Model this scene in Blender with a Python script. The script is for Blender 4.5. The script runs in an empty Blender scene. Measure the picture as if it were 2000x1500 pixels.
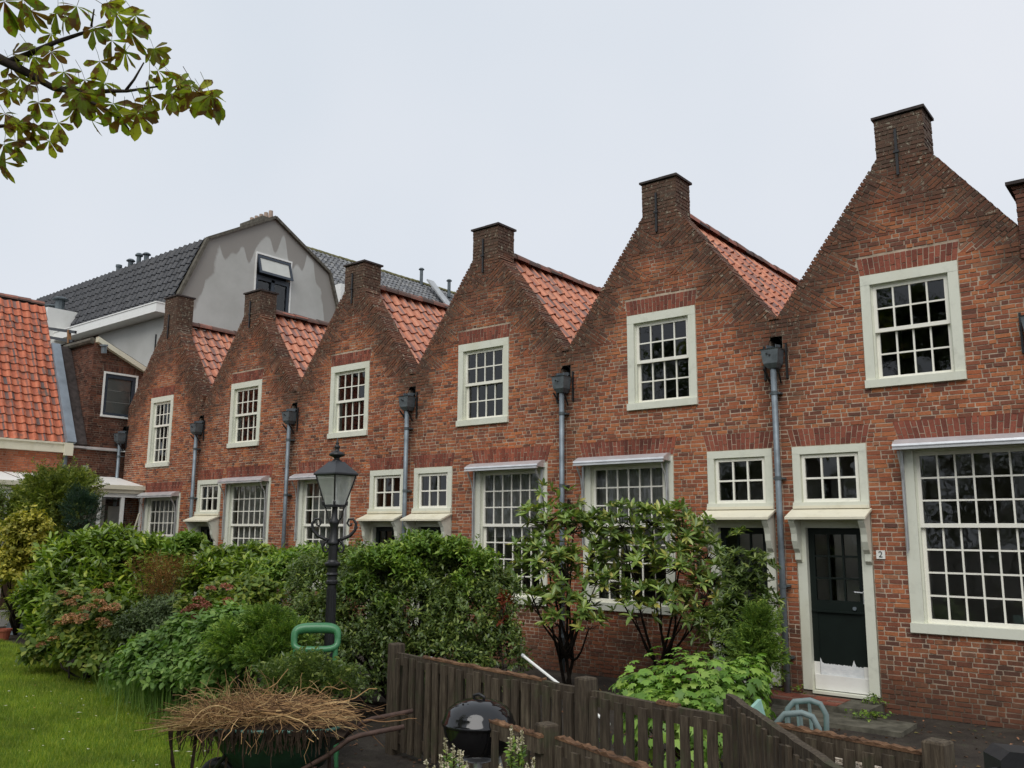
import bpy, math, random
import numpy as np
from mathutils import Matrix, Vector

# ------------------------------------------------------------------ camera, sky, sun, exposure
SC = bpy.context.scene
COL = SC.collection
R = math.radians

cam_d = bpy.data.cameras.new('camera')
cam = bpy.data.objects.new('camera', cam_d)
COL.objects.link(cam)
cam_d.sensor_width = 36.0
cam_d.lens = 36.0 * 1702.04 / 2000.0
cam_d.clip_start = 0.05
cam_d.clip_end = 2000.0
cam.matrix_world = Matrix(((0.779519, 0.099682, 0.618396, 2.763184), (0.626347, -0.133873, -0.767963, -11.416549), (0.006234, 0.985972, -0.166792, 2.129213), (0.000000, 0.000000, 0.000000, 1.000000)))
SC.camera = cam

world = bpy.data.worlds.new('World')
SC.world = world
world.use_nodes = True
wn, wl = world.node_tree.nodes, world.node_tree.links
wn.clear()
SUN_EL, SUN_AZ = R(50), R(155)      # azimuth clockwise from +y
sky = wn.new('ShaderNodeTexSky')
sky.sky_type = 'NISHITA'
sky.sun_disc = False
sky.sun_elevation = SUN_EL
sky.sun_rotation = SUN_AZ
sky.dust_density = 4.0
sky.air_density = 1.0
wbg = wn.new('ShaderNodeBackground')
wbg.inputs['Strength'].default_value = 0.075
cbg = wn.new('ShaderNodeBackground')             # even cloud deck of an overcast day
wtc = wn.new('ShaderNodeTexCoord')
wnz = wn.new('ShaderNodeTexNoise')
wnz.inputs['Scale'].default_value = 1.6
wnz.inputs['Detail'].default_value = 3.0
wrp = wn.new('ShaderNodeValToRGB')
wrp.color_ramp.elements[0].position = 0.3
wrp.color_ramp.elements[0].color = (0.735, 0.805, 0.89, 1)
wrp.color_ramp.elements[1].position = 0.7
wrp.color_ramp.elements[1].color = (0.87, 0.90, 0.96, 1)
cbg.inputs['Strength'].default_value = 0.775
wl.new(wtc.outputs['Generated'], wnz.inputs['Vector'])
wl.new(wnz.outputs['Fac'], wrp.inputs['Fac'])
wl.new(wrp.outputs['Color'], cbg.inputs['Color'])
wmx = wn.new('ShaderNodeMixShader')
wmx.inputs['Fac'].default_value = 0.93
wo = wn.new('ShaderNodeOutputWorld')
wl.new(sky.outputs['Color'], wbg.inputs['Color'])
wl.new(wbg.outputs['Background'], wmx.inputs[1])
wl.new(cbg.outputs['Background'], wmx.inputs[2])
wl.new(wmx.outputs['Shader'], wo.inputs['Surface'])

sun_d = bpy.data.lights.new('sun', 'SUN')
sun_d.energy = 1.5
sun_d.angle = R(45)
sun_d.color = (1.0, 0.97, 0.93)
sun = bpy.data.objects.new('sun', sun_d)
COL.objects.link(sun)
_sd = Vector((math.sin(SUN_AZ) * math.cos(SUN_EL), math.cos(SUN_AZ) * math.cos(SUN_EL), math.sin(SUN_EL)))
sun.rotation_euler = (-_sd).to_track_quat('-Z', 'Y').to_euler()
sun.location = (0, -20, 30)

vs = SC.view_settings
vs.view_transform = 'Standard'
vs.look = 'None'
vs.exposure = 0.3
vs.gamma = 1.0
vs.use_curve_mapping = False
SC.cycles.use_denoising = True
SC.cycles.max_bounces = 6
SC.cycles.transparent_max_bounces = 16
SC.cycles.caustics_reflective = False
SC.cycles.caustics_refractive = False

# ------------------------------------------------------------------ helpers
rnd = random.Random(7)
nrg = np.random.default_rng(11)
CAMP = Vector((2.763, -11.417, 2.129))
ORG = {}

def tag(o, label=None, cat=None, group=None, kind=None):
    if label: o['label'] = label
    if cat: o['category'] = cat
    if group: o['group'] = group
    if kind: o['kind'] = kind
    return o

def thing(name, label, cat, loc=(0, 0, 0), rotz=0.0, group=None):
    o = bpy.data.objects.new(name, None)
    o.empty_display_size = 0.2
    COL.objects.link(o)
    o.location = loc
    o.rotation_euler = (0, 0, rotz)
    ORG[o.name] = Vector((0, 0, 0)) if rotz else Vector(loc)
    return tag(o, label, cat, group)

def origin_of(parent):
    while parent is not None and parent.parent is not None:
        parent = parent.parent
    return ORG.get(parent.name, Vector((0, 0, 0))) if parent is not None else Vector((0, 0, 0))

def link(name, me, mat, parent=None, smooth=False):
    if mat is not None and len(me.materials) == 0:
        me.materials.append(mat)
    if smooth:
        me.polygons.foreach_set('use_smooth', [True] * len(me.polygons))
    o = bpy.data.objects.new(name, me)
    COL.objects.link(o)
    if parent is not None:
        o.parent = parent
    return o

class Frame:
    """u runs along a wall, n out of it, z up"""
    def __init__(self, o=(0, 0, 0), u=(1, 0, 0), n=(0, -1, 0)):
        self.o, self.u, self.n = Vector(o), Vector(u), Vector(n)
    def __call__(self, a, n, z):
        return (self.o.x + a * self.u.x + n * self.n.x, self.o.y + a * self.u.y + n * self.n.y, self.o.z + z)
FAC = Frame()                       # the facade of the row: plane y = 0, seen from -y
IDN = Frame((0, 0, 0), (1, 0, 0), (0, 1, 0))

class MB:
    def __init__(self):
        self.v, self.f = [], []
    def poly(self, pts):
        i = len(self.v)
        self.v.extend(pts)
        self.f.append(tuple(range(i, i + len(pts))))
    def prism(self, fr, pts, n0, n1, back=True):
        """pts: (u, z) counter-clockwise seen from outside; n1 is the front"""
        k, i = len(pts), len(self.v)
        self.v += [fr(a, n1, z) for a, z in pts] + [fr(a, n0, z) for a, z in pts]
        self.f.append(tuple(range(i, i + k)))
        for j in range(k):
            j2 = (j + 1) % k
            self.f.append((i + j2, i + j, i + k + j, i + k + j2))
        if back:
            self.f.append(tuple(range(i + 2 * k - 1, i + k - 1, -1)))
    def box(self, fr, a0, a1, n0, n1, z0, z1):
        self.prism(fr, [(a0, z0), (a1, z0), (a1, z1), (a0, z1)], n0, n1)
    def bxyz(self, x0, x1, y0, y1, z0, z1):
        i = len(self.v)
        self.v += [(x0, y0, z0), (x1, y0, z0), (x1, y1, z0), (x0, y1, z0), (x0, y0, z1), (x1, y0, z1), (x1, y1, z1), (x0, y1, z1)]
        for q in ((0, 3, 2, 1), (4, 5, 6, 7), (0, 1, 5, 4), (1, 2, 6, 5), (2, 3, 7, 6), (3, 0, 4, 7)):
            self.f.append(tuple(i + a for a in q))
    def beam(self, p, q, w, h, up=(0, 0, 1)):
        p, q = Vector(p), Vector(q)
        d = (q - p).normalized()
        s = d.cross(Vector(up))
        s = s.normalized() if s.length > 1e-6 else Vector((1, 0, 0))
        t = s.cross(d)
        i = len(self.v)
        for c in (p, q):
            for a, b in ((-1, -1), (1, -1), (1, 1), (-1, 1)):
                self.v.append(tuple(c + s * (a * w / 2) + t * (b * h / 2)))
        for q4 in ((0, 1, 2, 3), (7, 6, 5, 4), (0, 4, 5, 1), (1, 5, 6, 2), (2, 6, 7, 3), (3, 7, 4, 0)):
            self.f.append(tuple(i + a for a in q4))
    def tube(self, pts, rad, seg=8, cap=True):
        pts = [Vector(p) for p in pts]
        if not hasattr(rad, '__len__'): rad = [rad] * len(pts)
        i0 = len(self.v)
        ref = None
        for k, p in enumerate(pts):
            d = (pts[min(k + 1, len(pts) - 1)] - pts[max(k - 1, 0)]).normalized()
            if ref is None:
                ref = d.cross(Vector((0.31, 0.95, 0.1)))
                if ref.length < 0.1: ref = d.cross(Vector((1, 0, 0)))
            ref = (ref - d * ref.dot(d)).normalized()
            t = d.cross(ref)
            for s in range(seg):
                a = 2 * math.pi * s / seg
                self.v.append(tuple(p + (ref * math.cos(a) + t * math.sin(a)) * rad[k]))
        for k in range(len(pts) - 1):
            for s in range(seg):
                s2 = (s + 1) % seg
                a, b = i0 + k * seg, i0 + (k + 1) * seg
                self.f.append((a + s, a + s2, b + s2, b + s))
        if cap:
            self.f.append(tuple(i0 + s for s in range(seg - 1, -1, -1)))
            e = i0 + (len(pts) - 1) * seg
            self.f.append(tuple(e + s for s in range(seg)))
    def lathe(self, prof, c=(0, 0, 0), seg=20, phase=0.0, capb=True, capt=True):
        """prof: (radius, z) from bottom to top"""
        i0 = len(self.v)
        for r_, z in prof:
            for s in range(seg):
                a = 2 * math.pi * s / seg + phase
                self.v.append((c[0] + r_ * math.cos(a), c[1] + r_ * math.sin(a), c[2] + z))
        for k in range(len(prof) - 1):
            for s in range(seg):
                s2 = (s + 1) % seg
                a, b = i0 + k * seg, i0 + (k + 1) * seg
                self.f.append((a + s, a + s2, b + s2, b + s))
        if capb: self.f.append(tuple(i0 + s for s in range(seg - 1, -1, -1)))
        if capt:
            e = i0 + (len(prof) - 1) * seg
            self.f.append(tuple(e + s for s in range(seg)))
    def mesh(self, name, off=None):
        me = bpy.data.meshes.new(name)
        v = self.v if off is None else [(a - off.x, b - off.y, c - off.z) for a, b, c in self.v]
        me.from_pydata([tuple(p) for p in v], [], self.f)
        return me
    def build(self, name, mat, parent=None, smooth=False, local=False):
        off = None if (local or parent is None) else origin_of(parent)
        return link(name, self.mesh(name, off), mat, parent, smooth)

def npmesh(name, V, F):
    """V (n,3), F (m,k) arrays -> mesh"""
    me = bpy.data.meshes.new(name)
    V = np.asarray(V, dtype=np.float32)
    F = np.asarray(F, dtype=np.int32)
    m, k = F.shape
    me.vertices.add(len(V))
    me.vertices.foreach_set('co', V.ravel())
    me.loops.add(m * k)
    me.loops.foreach_set('vertex_index', F.ravel())
    me.polygons.add(m)
    me.polygons.foreach_set('loop_start', np.arange(0, m * k, k, dtype=np.int32))
    me.polygons.foreach_set('loop_total', np.full(m, k, dtype=np.int32))
    me.update(calc_edges=True)
    me.validate()
    return me

# ------------------------------------------------------------------ materials
class NT:
    def __init__(self, name):
        self.m = bpy.data.materials.new(name)
        self.m.use_nodes = True
        self.n, self.l = self.m.node_tree.nodes, self.m.node_tree.links
        self.p = self.n['Principled BSDF']
        self._pos = None
    def pos(self):
        if self._pos is None:
            self._pos = self.n.new('ShaderNodeNewGeometry')
        return self._pos.outputs['Position']
    def obj(self):
        return self.n.new('ShaderNodeTexCoord').outputs['Object']
    def math(self, op, a, b=None, c=None, clamp=False):
        x = self.n.new('ShaderNodeMath')
        x.operation = op
        x.use_clamp = clamp
        for i, q in enumerate((a, b, c)):
            if q is None: continue
            if hasattr(q, 'is_output'): self.l.new(q, x.inputs[i])
            else: x.inputs[i].default_value = q
        return x.outputs[0]
    def noise(self, scale, detail=4, rough=0.55, vec=None, dist=0.0, sc3=None):
        x = self.n.new('ShaderNodeTexNoise')
        x.inputs['Scale'].default_value = scale
        x.inputs['Detail'].default_value = detail
        x.inputs['Roughness'].default_value = rough
        x.inputs['Distortion'].default_value = dist
        v = vec if vec is not None else self.pos()
        if sc3 is not None:
            mp = self.n.new('ShaderNodeMapping')
            mp.inputs['Scale'].default_value = sc3
            self.l.new(v, mp.inputs['Vector'])
            v = mp.outputs['Vector']
        self.l.new(v, x.inputs['Vector'])
        return x.outputs['Fac']
    def ramp(self, fac, stops, mode='LINEAR'):
        x = self.n.new('ShaderNodeValToRGB')
        cr = x.color_ramp
        cr.interpolation = mode
        while len(cr.elements) < len(stops): cr.elements.new(0.5)
        for e, (p, c) in zip(cr.elements, stops):
            e.position = p
            e.color = (c[0], c[1], c[2], 1) if hasattr(c, '__len__') else (c, c, c, 1)
        self.l.new(fac, x.inputs['Fac'])
        return x.outputs['Color']
    def smooth(self, v, a, b):
        x = self.n.new('ShaderNodeMapRange')
        x.interpolation_type = 'SMOOTHSTEP'
        x.inputs['From Min'].default_value = a
        x.inputs['From Max'].default_value = b
        self.l.new(v, x.inputs['Value'])
        return x.outputs['Result']
    def mix(self, fac, a, b, mode='MIX'):
        x = self.n.new('ShaderNodeMix')
        x.data_type = 'RGBA'
        x.blend_type = mode
        for s, q in (('Factor', fac), ('A', a), ('B', b)):
            i = [k for k in x.inputs if k.name == s and (k.type == 'RGBA' or s == 'Factor')][0]
            if s == 'Factor': i = x.inputs[0]
            if hasattr(q, 'is_output'): self.l.new(q, i)
            elif hasattr(q, '__len__'): i.default_value = (q[0], q[1], q[2], 1)
            else: i.default_value = q
        return [k for k in x.outputs if k.type == 'RGBA'][0]
    def rand(self):
        """random per mesh island and per object"""
        g = self.n.new('ShaderNodeNewGeometry').outputs['Random Per Island']
        o = self.n.new('ShaderNodeObjectInfo').outputs['Random']
        return self.math('FRACT', self.math('ADD', g, o))
    def bump(self, h, strength=0.3, dist=0.01):
        b = self.n.new('ShaderNodeBump')
        b.inputs['Strength'].default_value = strength
        b.inputs['Distance'].default_value = dist
        self.l.new(h, b.inputs['Height'])
        self.l.new(b.outputs['Normal'], self.p.inputs['Normal'])
    def base(self, c, rough=0.7, spec=0.4, metal=0.0):
        if hasattr(c, 'is_output'): self.l.new(c, self.p.inputs['Base Color'])
        else: self.p.inputs['Base Color'].default_value = (c[0], c[1], c[2], 1)
        if hasattr(rough, 'is_output'): self.l.new(rough, self.p.inputs['Roughness'])
        else: self.p.inputs['Roughness'].default_value = rough
        self.p.inputs['Specular IOR Level'].default_value = spec
        self.p.inputs['Metallic'].default_value = metal
        return self.m

def plain(name, c, rough=0.6, spec=0.4, metal=0.0, var=0.15, scale=6.0, bump=0.0):
    t = NT(name)
    f = t.noise(scale, 5, 0.6)
    lo = tuple(x * (1 - var) for x in c)
    hi = tuple(min(1, x * (1 + var)) for x in c)
    col = t.ramp(f, [(0.3, lo), (0.7, hi)])
    if bump: t.bump(t.noise(scale * 6, 4), bump, 0.004)
    return t.base(col, rough, spec, metal)

W = 3.534               # spacing of the gables
GS = math.tan(R(53.2))  # slope of the gables
ZV, ZB = 5.04, 7.0      # valley, foot of the chimney
M = {}

def brick_mat(name, stops, row=True, dark=0.0):
    t = NT(name)
    r = t.rand()
    col = t.ramp(r, stops)
    mott = t.noise(38, 4, 0.65)
    col = t.mix(0.55, col, t.ramp(mott, [(0.25, (0.45, 0.42, 0.40)), (0.75, (1.35, 1.35, 1.35))]), 'MULTIPLY')
    big = t.noise(0.9, 4, 0.6)
    col = t.mix(t.smooth(big, 0.50, 0.72), col, t.mix(1.0, col, (0.55, 0.52, 0.52), 'MULTIPLY'))
    org = t.noise(0.55, 5, 0.65, vec=None, sc3=(1.0, 1.0, 1.6))
    col = t.mix(t.math('MULTIPLY', t.smooth(org, 0.50, 0.66), 0.55), col, t.mix(1.0, col, (1.42, 1.18, 0.92), 'MULTIPLY'))
    if row:
        sep = t.n.new('ShaderNodeSeparateXYZ')
        t.l.new(t.pos(), sep.inputs[0])
        x, z = sep.outputs['X'], sep.outputs['Z']
        fx = t.math('ABSOLUTE', t.math('SUBTRACT', t.math('FLOORED_MODULO', t.math('ADD', x, W / 2 + 20 * W), W), W / 2))
        zs = t.math('SUBTRACT', ZB, t.math('MULTIPLY', t.math('MAXIMUM', t.math('SUBTRACT', fx, 0.3), 0.0), GS))
        d = t.math('MULTIPLY', t.math('SUBTRACT', zs, z), 0.6)
        n2 = t.math('SUBTRACT', t.noise(2.3, 5, 0.65), 0.5)
        dd = t.math('ADD', d, t.math('MULTIPLY', n2, 1.3))
        soot = t.math('SUBTRACT', 1.0, t.smooth(dd, 0.12, 0.85))
        pip = t.math('SUBTRACT', W / 2, fx)          # below the outlets
        pn = t.math('ADD', pip, t.math('MULTIPLY', n2, 0.5))
        pv = t.math('MULTIPLY', t.math('SUBTRACT', 1.0, t.smooth(pn, 0.0, 0.38)), t.smooth(z, 2.2, 4.4))
        soot = t.math('MAXIMUM', soot, t.math('MULTIPLY', pv, 0.9))
        low = t.math('SUBTRACT', 1.0, t.smooth(t.math('ADD', z, t.math('MULTIPLY', n2, 1.6)), 0.15, 1.25))
        soot = t.math('MAXIMUM', soot, t.math('MULTIPLY', low, 0.95))
        wet = t.noise(1.5, 3, 0.6, sc3=(1.0, 1.0, 0.35))
        wz = t.math('MULTIPLY', t.smooth(z, 0.3, 0.9), t.math('SUBTRACT', 1.0, t.smooth(z, 0.92, 1.05)))
        soot = t.math('MAXIMUM', soot, t.math('MULTIPLY', t.math('MULTIPLY', wz, t.smooth(wet, 0.46, 0.56)), 1.0))
        col = t.mix(t.math('MULTIPLY', soot, 0.84, clamp=True), col, t.mix(0.72, t.mix(1.0, col, (0.36, 0.30, 0.27), 'MULTIPLY'), (0.075, 0.048, 0.034)))
        hi = t.math('MULTIPLY', t.smooth(t.math('ADD', z, t.math('MULTIPLY', n2, 0.6)), 6.75, 7.1), 0.55)
        col = t.mix(hi, col, (0.085, 0.066, 0.050))
        li = t.noise(14, 6, 0.75)
        lm = t.math('MULTIPLY', t.smooth(li, 0.555, 0.62), t.math('SUBTRACT', 1.0, t.smooth(t.math('ADD', d, t.math('MULTIPLY', n2, 1.1)), 0.02, 0.45)))
        col = t.mix(t.math('MULTIPLY', lm, 0.75), col, (0.36, 0.34, 0.25))
        eff = t.math('MULTIPLY', t.smooth(t.noise(3.1, 6, 0.7), 0.63, 0.75), 0.4)
        col = t.mix(eff, col, (0.42, 0.30, 0.22))
    t.bump(t.noise(90, 5, 0.7), 0.55, 0.006)
    return t.base(col, 0.85, 0.25)

BR = [(0.0, (0.13, 0.062, 0.046)), (0.09, (0.21, 0.082, 0.052)), (0.36, (0.315, 0.106, 0.056)), (0.64, (0.385, 0.130, 0.062)), (0.88, (0.46, 0.172, 0.074)), (1.0, (0.29, 0.140, 0.086))]
M['brick'] = brick_mat('weathered_red_brick', BR)
M['brick_arch'] = brick_mat('arch_brick', [(0, (0.15, 0.052, 0.038)), (0.5, (0.25, 0.078, 0.052)), (1, (0.32, 0.105, 0.066))])
M['brick_wing'] = brick_mat('wing_orange_brick', [(0, (0.38, 0.12, 0.06)), (0.5, (0.52, 0.17, 0.08)), (1, (0.56, 0.23, 0.13))], row=False)
M['brick_dark'] = brick_mat('dark_brown_brick', [(0, (0.07, 0.034, 0.026)), (0.5, (0.14, 0.062, 0.042)), (1, (0.20, 0.085, 0.054))], row=False)

t = NT('lime_mortar')
mc = t.ramp(t.noise(7, 5, 0.65), [(0.22, (0.26, 0.19, 0.135)), (0.5, (0.50, 0.40, 0.30)), (0.8, (0.60, 0.50, 0.39))])
sep = t.n.new('ShaderNodeSeparateXYZ'); t.l.new(t.pos(), sep.inputs[0])
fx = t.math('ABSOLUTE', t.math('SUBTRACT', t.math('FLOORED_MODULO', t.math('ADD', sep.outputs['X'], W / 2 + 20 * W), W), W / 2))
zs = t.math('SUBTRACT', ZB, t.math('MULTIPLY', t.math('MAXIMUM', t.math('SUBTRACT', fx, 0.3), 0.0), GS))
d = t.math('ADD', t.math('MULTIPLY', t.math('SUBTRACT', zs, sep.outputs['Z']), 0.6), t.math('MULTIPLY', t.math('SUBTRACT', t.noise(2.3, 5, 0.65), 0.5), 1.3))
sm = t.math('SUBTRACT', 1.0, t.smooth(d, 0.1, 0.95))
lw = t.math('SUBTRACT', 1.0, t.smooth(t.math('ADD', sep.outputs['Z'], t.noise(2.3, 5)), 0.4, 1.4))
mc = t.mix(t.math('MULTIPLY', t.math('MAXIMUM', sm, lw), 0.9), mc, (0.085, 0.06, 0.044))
t.bump(t.noise(60, 4), 0.5, 0.004)
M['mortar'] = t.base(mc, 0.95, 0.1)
M['mortar_dark'] = plain('dark_wall_mortar', (0.20, 0.15, 0.115), 0.95, 0.1, var=0.3)
M['mortar_wing'] = plain('wing_mortar', (0.34, 0.22, 0.16), 0.95, 0.1, var=0.25)

def paint(name, c, dirt=0.35):
    t = NT(name)
    n1 = t.noise(5, 6, 0.7)
    n2 = t.noise(1.7, 4, 0.6, sc3=(1, 1, 0.4))
    col = t.mix(t.math('MULTIPLY', t.smooth(n1, 0.5, 0.78), dirt), c, tuple(x * 0.62 for x in c))
    col = t.mix(t.math('MULTIPLY', t.smooth(n2, 0.5, 0.75), dirt * 0.8), col, (c[0] * 0.78, c[1] * 0.74, c[2] * 0.62))
    t.bump(t.noise(45, 4), 0.15, 0.003)
    return t.base(col, 0.45, 0.4)
M['paint'] = paint('grey_green_paint', (0.70, 0.71, 0.60), 0.5)
M['sash'] = paint('cream_sash_paint', (0.86, 0.84, 0.74), 0.35)
M['white'] = paint('white_paint', (0.82, 0.82, 0.78), 0.25)
M['canopy'] = paint('stained_cream_board', (0.74, 0.70, 0.55), 0.6)
M['door'] = plain('black_green_door_paint', (0.006, 0.011, 0.009), 0.5, 0.3)
M['zinc'] = plain('weathered_zinc', (0.19, 0.225, 0.25), 0.5, 0.45, 0.35, 0.35, 4)
M['zinc_dark'] = plain('dark_zinc', (0.10, 0.12, 0.13), 0.55, 0.4, 0.3, 0.3, 6)
M['hopper'] = plain('grey_hopper_zinc', (0.125, 0.145, 0.155), 0.55, 0.4, 0.3, 0.35, 9)
M['alu'] = plain('brushed_aluminium', (0.72, 0.73, 0.74), 0.35, 0.5, 0.55, 0.12, 5)
M['alu_dull'] = plain('dull_aluminium', (0.45, 0.46, 0.46), 0.45, 0.5, 0.5, 0.2, 5)
M['lead'] = plain('lead_flashing', (0.25, 0.29, 0.33), 0.55, 0.4, 0.2, 0.2, 3)
M['iron'] = plain('black_iron', (0.012, 0.012, 0.013), 0.45, 0.5, 0.0, 0.3, 12, 0.2)
M['stone'] = plain('mossy_cap_stone', (0.115, 0.105, 0.085), 0.9, 0.2, 0, 0.45, 9, 0.5)
M['lead_cap'] = plain('dark_cap_tiles', (0.055, 0.045, 0.042), 0.85, 0.2, 0, 0.4, 9, 0.4)
M['dark'] = plain('dark_void', (0.006, 0.006, 0.006), 0.9, 0.1)
M['net'] = plain('grey_net_curtain', (0.52, 0.51, 0.49), 0.9, 0.1, 0, 0.08, 2)
M['room'] = plain('grey_room_plaster', (0.70, 0.68, 0.63), 0.9, 0.1, 0, 0.06, 1)
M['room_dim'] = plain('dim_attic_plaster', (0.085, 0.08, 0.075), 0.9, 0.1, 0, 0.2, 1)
M['blind'] = plain('pale_fabric_blind', (0.55, 0.56, 0.52), 0.8, 0.2, 0, 0.05, 3)

def glass_mat(name, tint=(0.9, 0.93, 0.92), refl=1.0):
    t = NT(name)
    t.n.remove(t.p)
    tr = t.n.new('ShaderNodeBsdfTransparent')
    tr.inputs['Color'].default_value = (*tint, 1)
    gl = t.n.new('ShaderNodeBsdfGlossy')
    gl.inputs['Roughness'].default_value = 0.02
    bp = t.n.new('ShaderNodeBump')
    bp.inputs['Strength'].default_value = 0.12
    bp.inputs['Distance'].default_value = 0.02
    t.l.new(t.noise(3.0, 2), bp.inputs['Height'])
    t.l.new(bp.outputs['Normal'], gl.inputs['Normal'])
    fr = t.n.new('ShaderNodeFresnel')
    fr.inputs['IOR'].default_value = 1.5
    f2 = t.math('MULTIPLY', fr.outputs[0], refl)
    mx = t.n.new('ShaderNodeMixShader')
    t.l.new(f2, mx.inputs[0])
    t.l.new(tr.outputs[0], mx.inputs[1])
    t.l.new(gl.outputs[0], mx.inputs[2])
    t.l.new(mx.outputs[0], t.n['Material Output'].inputs['Surface'])
    return t.m
M['glass'] = glass_mat('old_window_glass', (0.86, 0.88, 0.87), 1.6)
t = NT('milky_lantern_glass')  # pale milky lantern panes, partly clear and partly translucent
t.base(t.ramp(t.noise(9, 4), [(0.3, (0.55, 0.58, 0.55)), (0.7, (0.72, 0.75, 0.71))]), 0.25, 0.5)
_tr = t.n.new('ShaderNodeBsdfTransparent'); _tl = t.n.new('ShaderNodeBsdfTranslucent'); _tl.inputs['Color'].default_value = (0.75, 0.78, 0.74, 1)
_m1 = t.n.new('ShaderNodeMixShader'); _m1.inputs[0].default_value = 0.5; t.l.new(t.p.outputs[0], _m1.inputs[1]); t.l.new(_tl.outputs[0], _m1.inputs[2])
_m2 = t.n.new('ShaderNodeMixShader'); _m2.inputs[0].default_value = 0.42; t.l.new(_m1.outputs[0], _m2.inputs[1]); t.l.new(_tr.outputs[0], _m2.inputs[2])
t.l.new(_m2.outputs[0], t.n['Material Output'].inputs['Surface'])
M['lamp_glass'] = t.m

def tile_mat(name, stops, rough=0.75, spec=0.35, moss=0.25, mosscol=(0.10, 0.085, 0.07)):
    t = NT(name)
    col = t.ramp(t.rand(), stops)
    col = t.mix(0.6, col, t.ramp(t.noise(11, 5, 0.65), [(0.25, 0.6), (0.75, 1.3)]), 'MULTIPLY')
    col = t.mix(t.math('MULTIPLY', t.smooth(t.noise(3.0, 6, 0.7), 0.52, 0.68), moss), col, mosscol)
    t.bump(t.noise(40, 4), 0.3, 0.004)
    return t.base(col, rough, spec)
M['tile'] = tile_mat('orange_clay_pantile', [(0, (0.16, 0.10, 0.09)), (0.2, (0.28, 0.14, 0.11)), (0.4, (0.47, 0.165, 0.088)), (0.75, (0.56, 0.205, 0.108)), (1, (0.60, 0.26, 0.15))], 0.5, 0.5, moss=0.65)
M['tile_wing'] = tile_mat('bright_orange_pantile', [(0, (0.13, 0.10, 0.095)), (0.14, (0.24, 0.13, 0.105)), (0.30, (0.44, 0.125, 0.068)), (0.7, (0.54, 0.155, 0.078)), (1, (0.58, 0.20, 0.11))], moss=0.7)
M['tile_black'] = tile_mat('black_glazed_tile', [(0, (0.014, 0.015, 0.018)), (1, (0.028, 0.029, 0.034))], 0.38, 0.5, 0.1)
M['tile_grey'] = tile_mat('grey_pantile', [(0, (0.09, 0.095, 0.105)), (0.5, (0.17, 0.175, 0.185)), (1, (0.24, 0.24, 0.235))], 0.6, 0.4, 0.35, (0.12, 0.12, 0.07))
M['ridge'] = tile_mat('sooty_ridge_tile', [(0, (0.07, 0.055, 0.05)), (0.5, (0.15, 0.085, 0.065)), (1, (0.36, 0.14, 0.10))], moss=0.6)
M['felt'] = plain('roof_underlay', (0.03, 0.022, 0.02), 0.95, 0.1)

# ------------------------------------------------------------------ ground
def sheet(name, pts, z, mat, label=None, kind='structure'):
    mb = MB()
    mb.poly([(x, y, z) for x, y in pts])
    return tag(mb.build(name, mat), label, None, None, kind)

t = NT('damp_earth_and_paving')
ec = t.ramp(t.noise(2.2, 7, 0.7), [(0.3, (0.018, 0.014, 0.011)), (0.55, (0.045, 0.036, 0.028)), (0.75, (0.075, 0.066, 0.05))])
ec = t.mix(t.math('MULTIPLY', t.smooth(t.noise(9, 5, 0.7), 0.55, 0.7), 0.5), ec, (0.03, 0.045, 0.015))
t.bump(t.noise(18, 6, 0.7), 0.8, 0.03)
M['earth'] = t.base(ec, 0.85, 0.3)
sheet('ground', [(-400, -300), (300, -300), (300, 500), (-400, 500)], 0.0, M['earth'], 'damp dark earth and paving of the garden')

# ------------------------------------------------------------------ brickwork
TW = 0.34               # thickness of the gable wall
HJ = 0.0070             # half a joint
CO = 0.0565             # one course

def sub(iv, a, b):
    out = []
    for p, q in iv:
        if b <= p or a >= q: out.append((p, q)); continue
        if a > p: out.append((p, a))
        if b < q: out.append((b, q))
    return out

def fill_row(u0, u1, k):
    """brick edges along one course: stretchers and headers, a little irregular"""
    out, x, s = [], u0, (k + rnd.randint(0, 1)) % 2
    first = True
    while x < u1 - 0.012:
        L = 0.165 if s else 0.085
        if first: L = rnd.choice((0.165, 0.125, 0.085)); first = False
        L *= rnd.uniform(0.93, 1.06)
        e = x + L
        if u1 - e < 0.045: e = u1
        out.append((x, min(e, u1)))
        x = e
        s = 1 - s if rnd.random() < 0.82 else s
    return out

def rows(region, z0, z1, fr, key, deep=None):
    """list of bricks (quad in u,z ; front ; depth ; frame ; material key)"""
    out, k, z = [], 0, z0
    while z < z1 - 0.02:
        ze = min(z + CO, z1)
        mid, lo, hi = region((z + ze) / 2), region(z + 0.004), region(ze - 0.004)
        same = len(mid) == len(lo) == len(hi)
        for m_, (a, b) in enumerate(mid):
            if b - a < 0.022: continue
            cells = fill_row(a, b, k)
            da = (lo[m_][0] - a, hi[m_][0] - a, lo[m_][1] - b, hi[m_][1] - b) if same else (0, 0, 0, 0)
            if max(abs(x) for x in da) > 0.07: da = (0, 0, 0, 0)
            for i, (p, q) in enumerate(cells):
                j = lambda: rnd.uniform(-0.0028, 0.0028)
                f_, l_ = i == 0, i == len(cells) - 1
                quad = [(p + HJ + j() + da[0] * f_, z + HJ + j()), (q - HJ + j() + da[2] * l_, z + HJ + j()), (q - HJ + j() + da[3] * l_, ze - HJ + j()), (p + HJ + j() + da[1] * f_, ze - HJ + j())]
                d = 0.03
                if deep and ((i == 0 and deep(p, (z + ze) / 2)) or (i == len(cells) - 1 and deep(q, (z + ze) / 2))): d = TW + 0.012
                out.append((quad, rnd.uniform(-0.005, 0.0055), d, fr, key))
        z = ze
        k += 1
    return out

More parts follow.
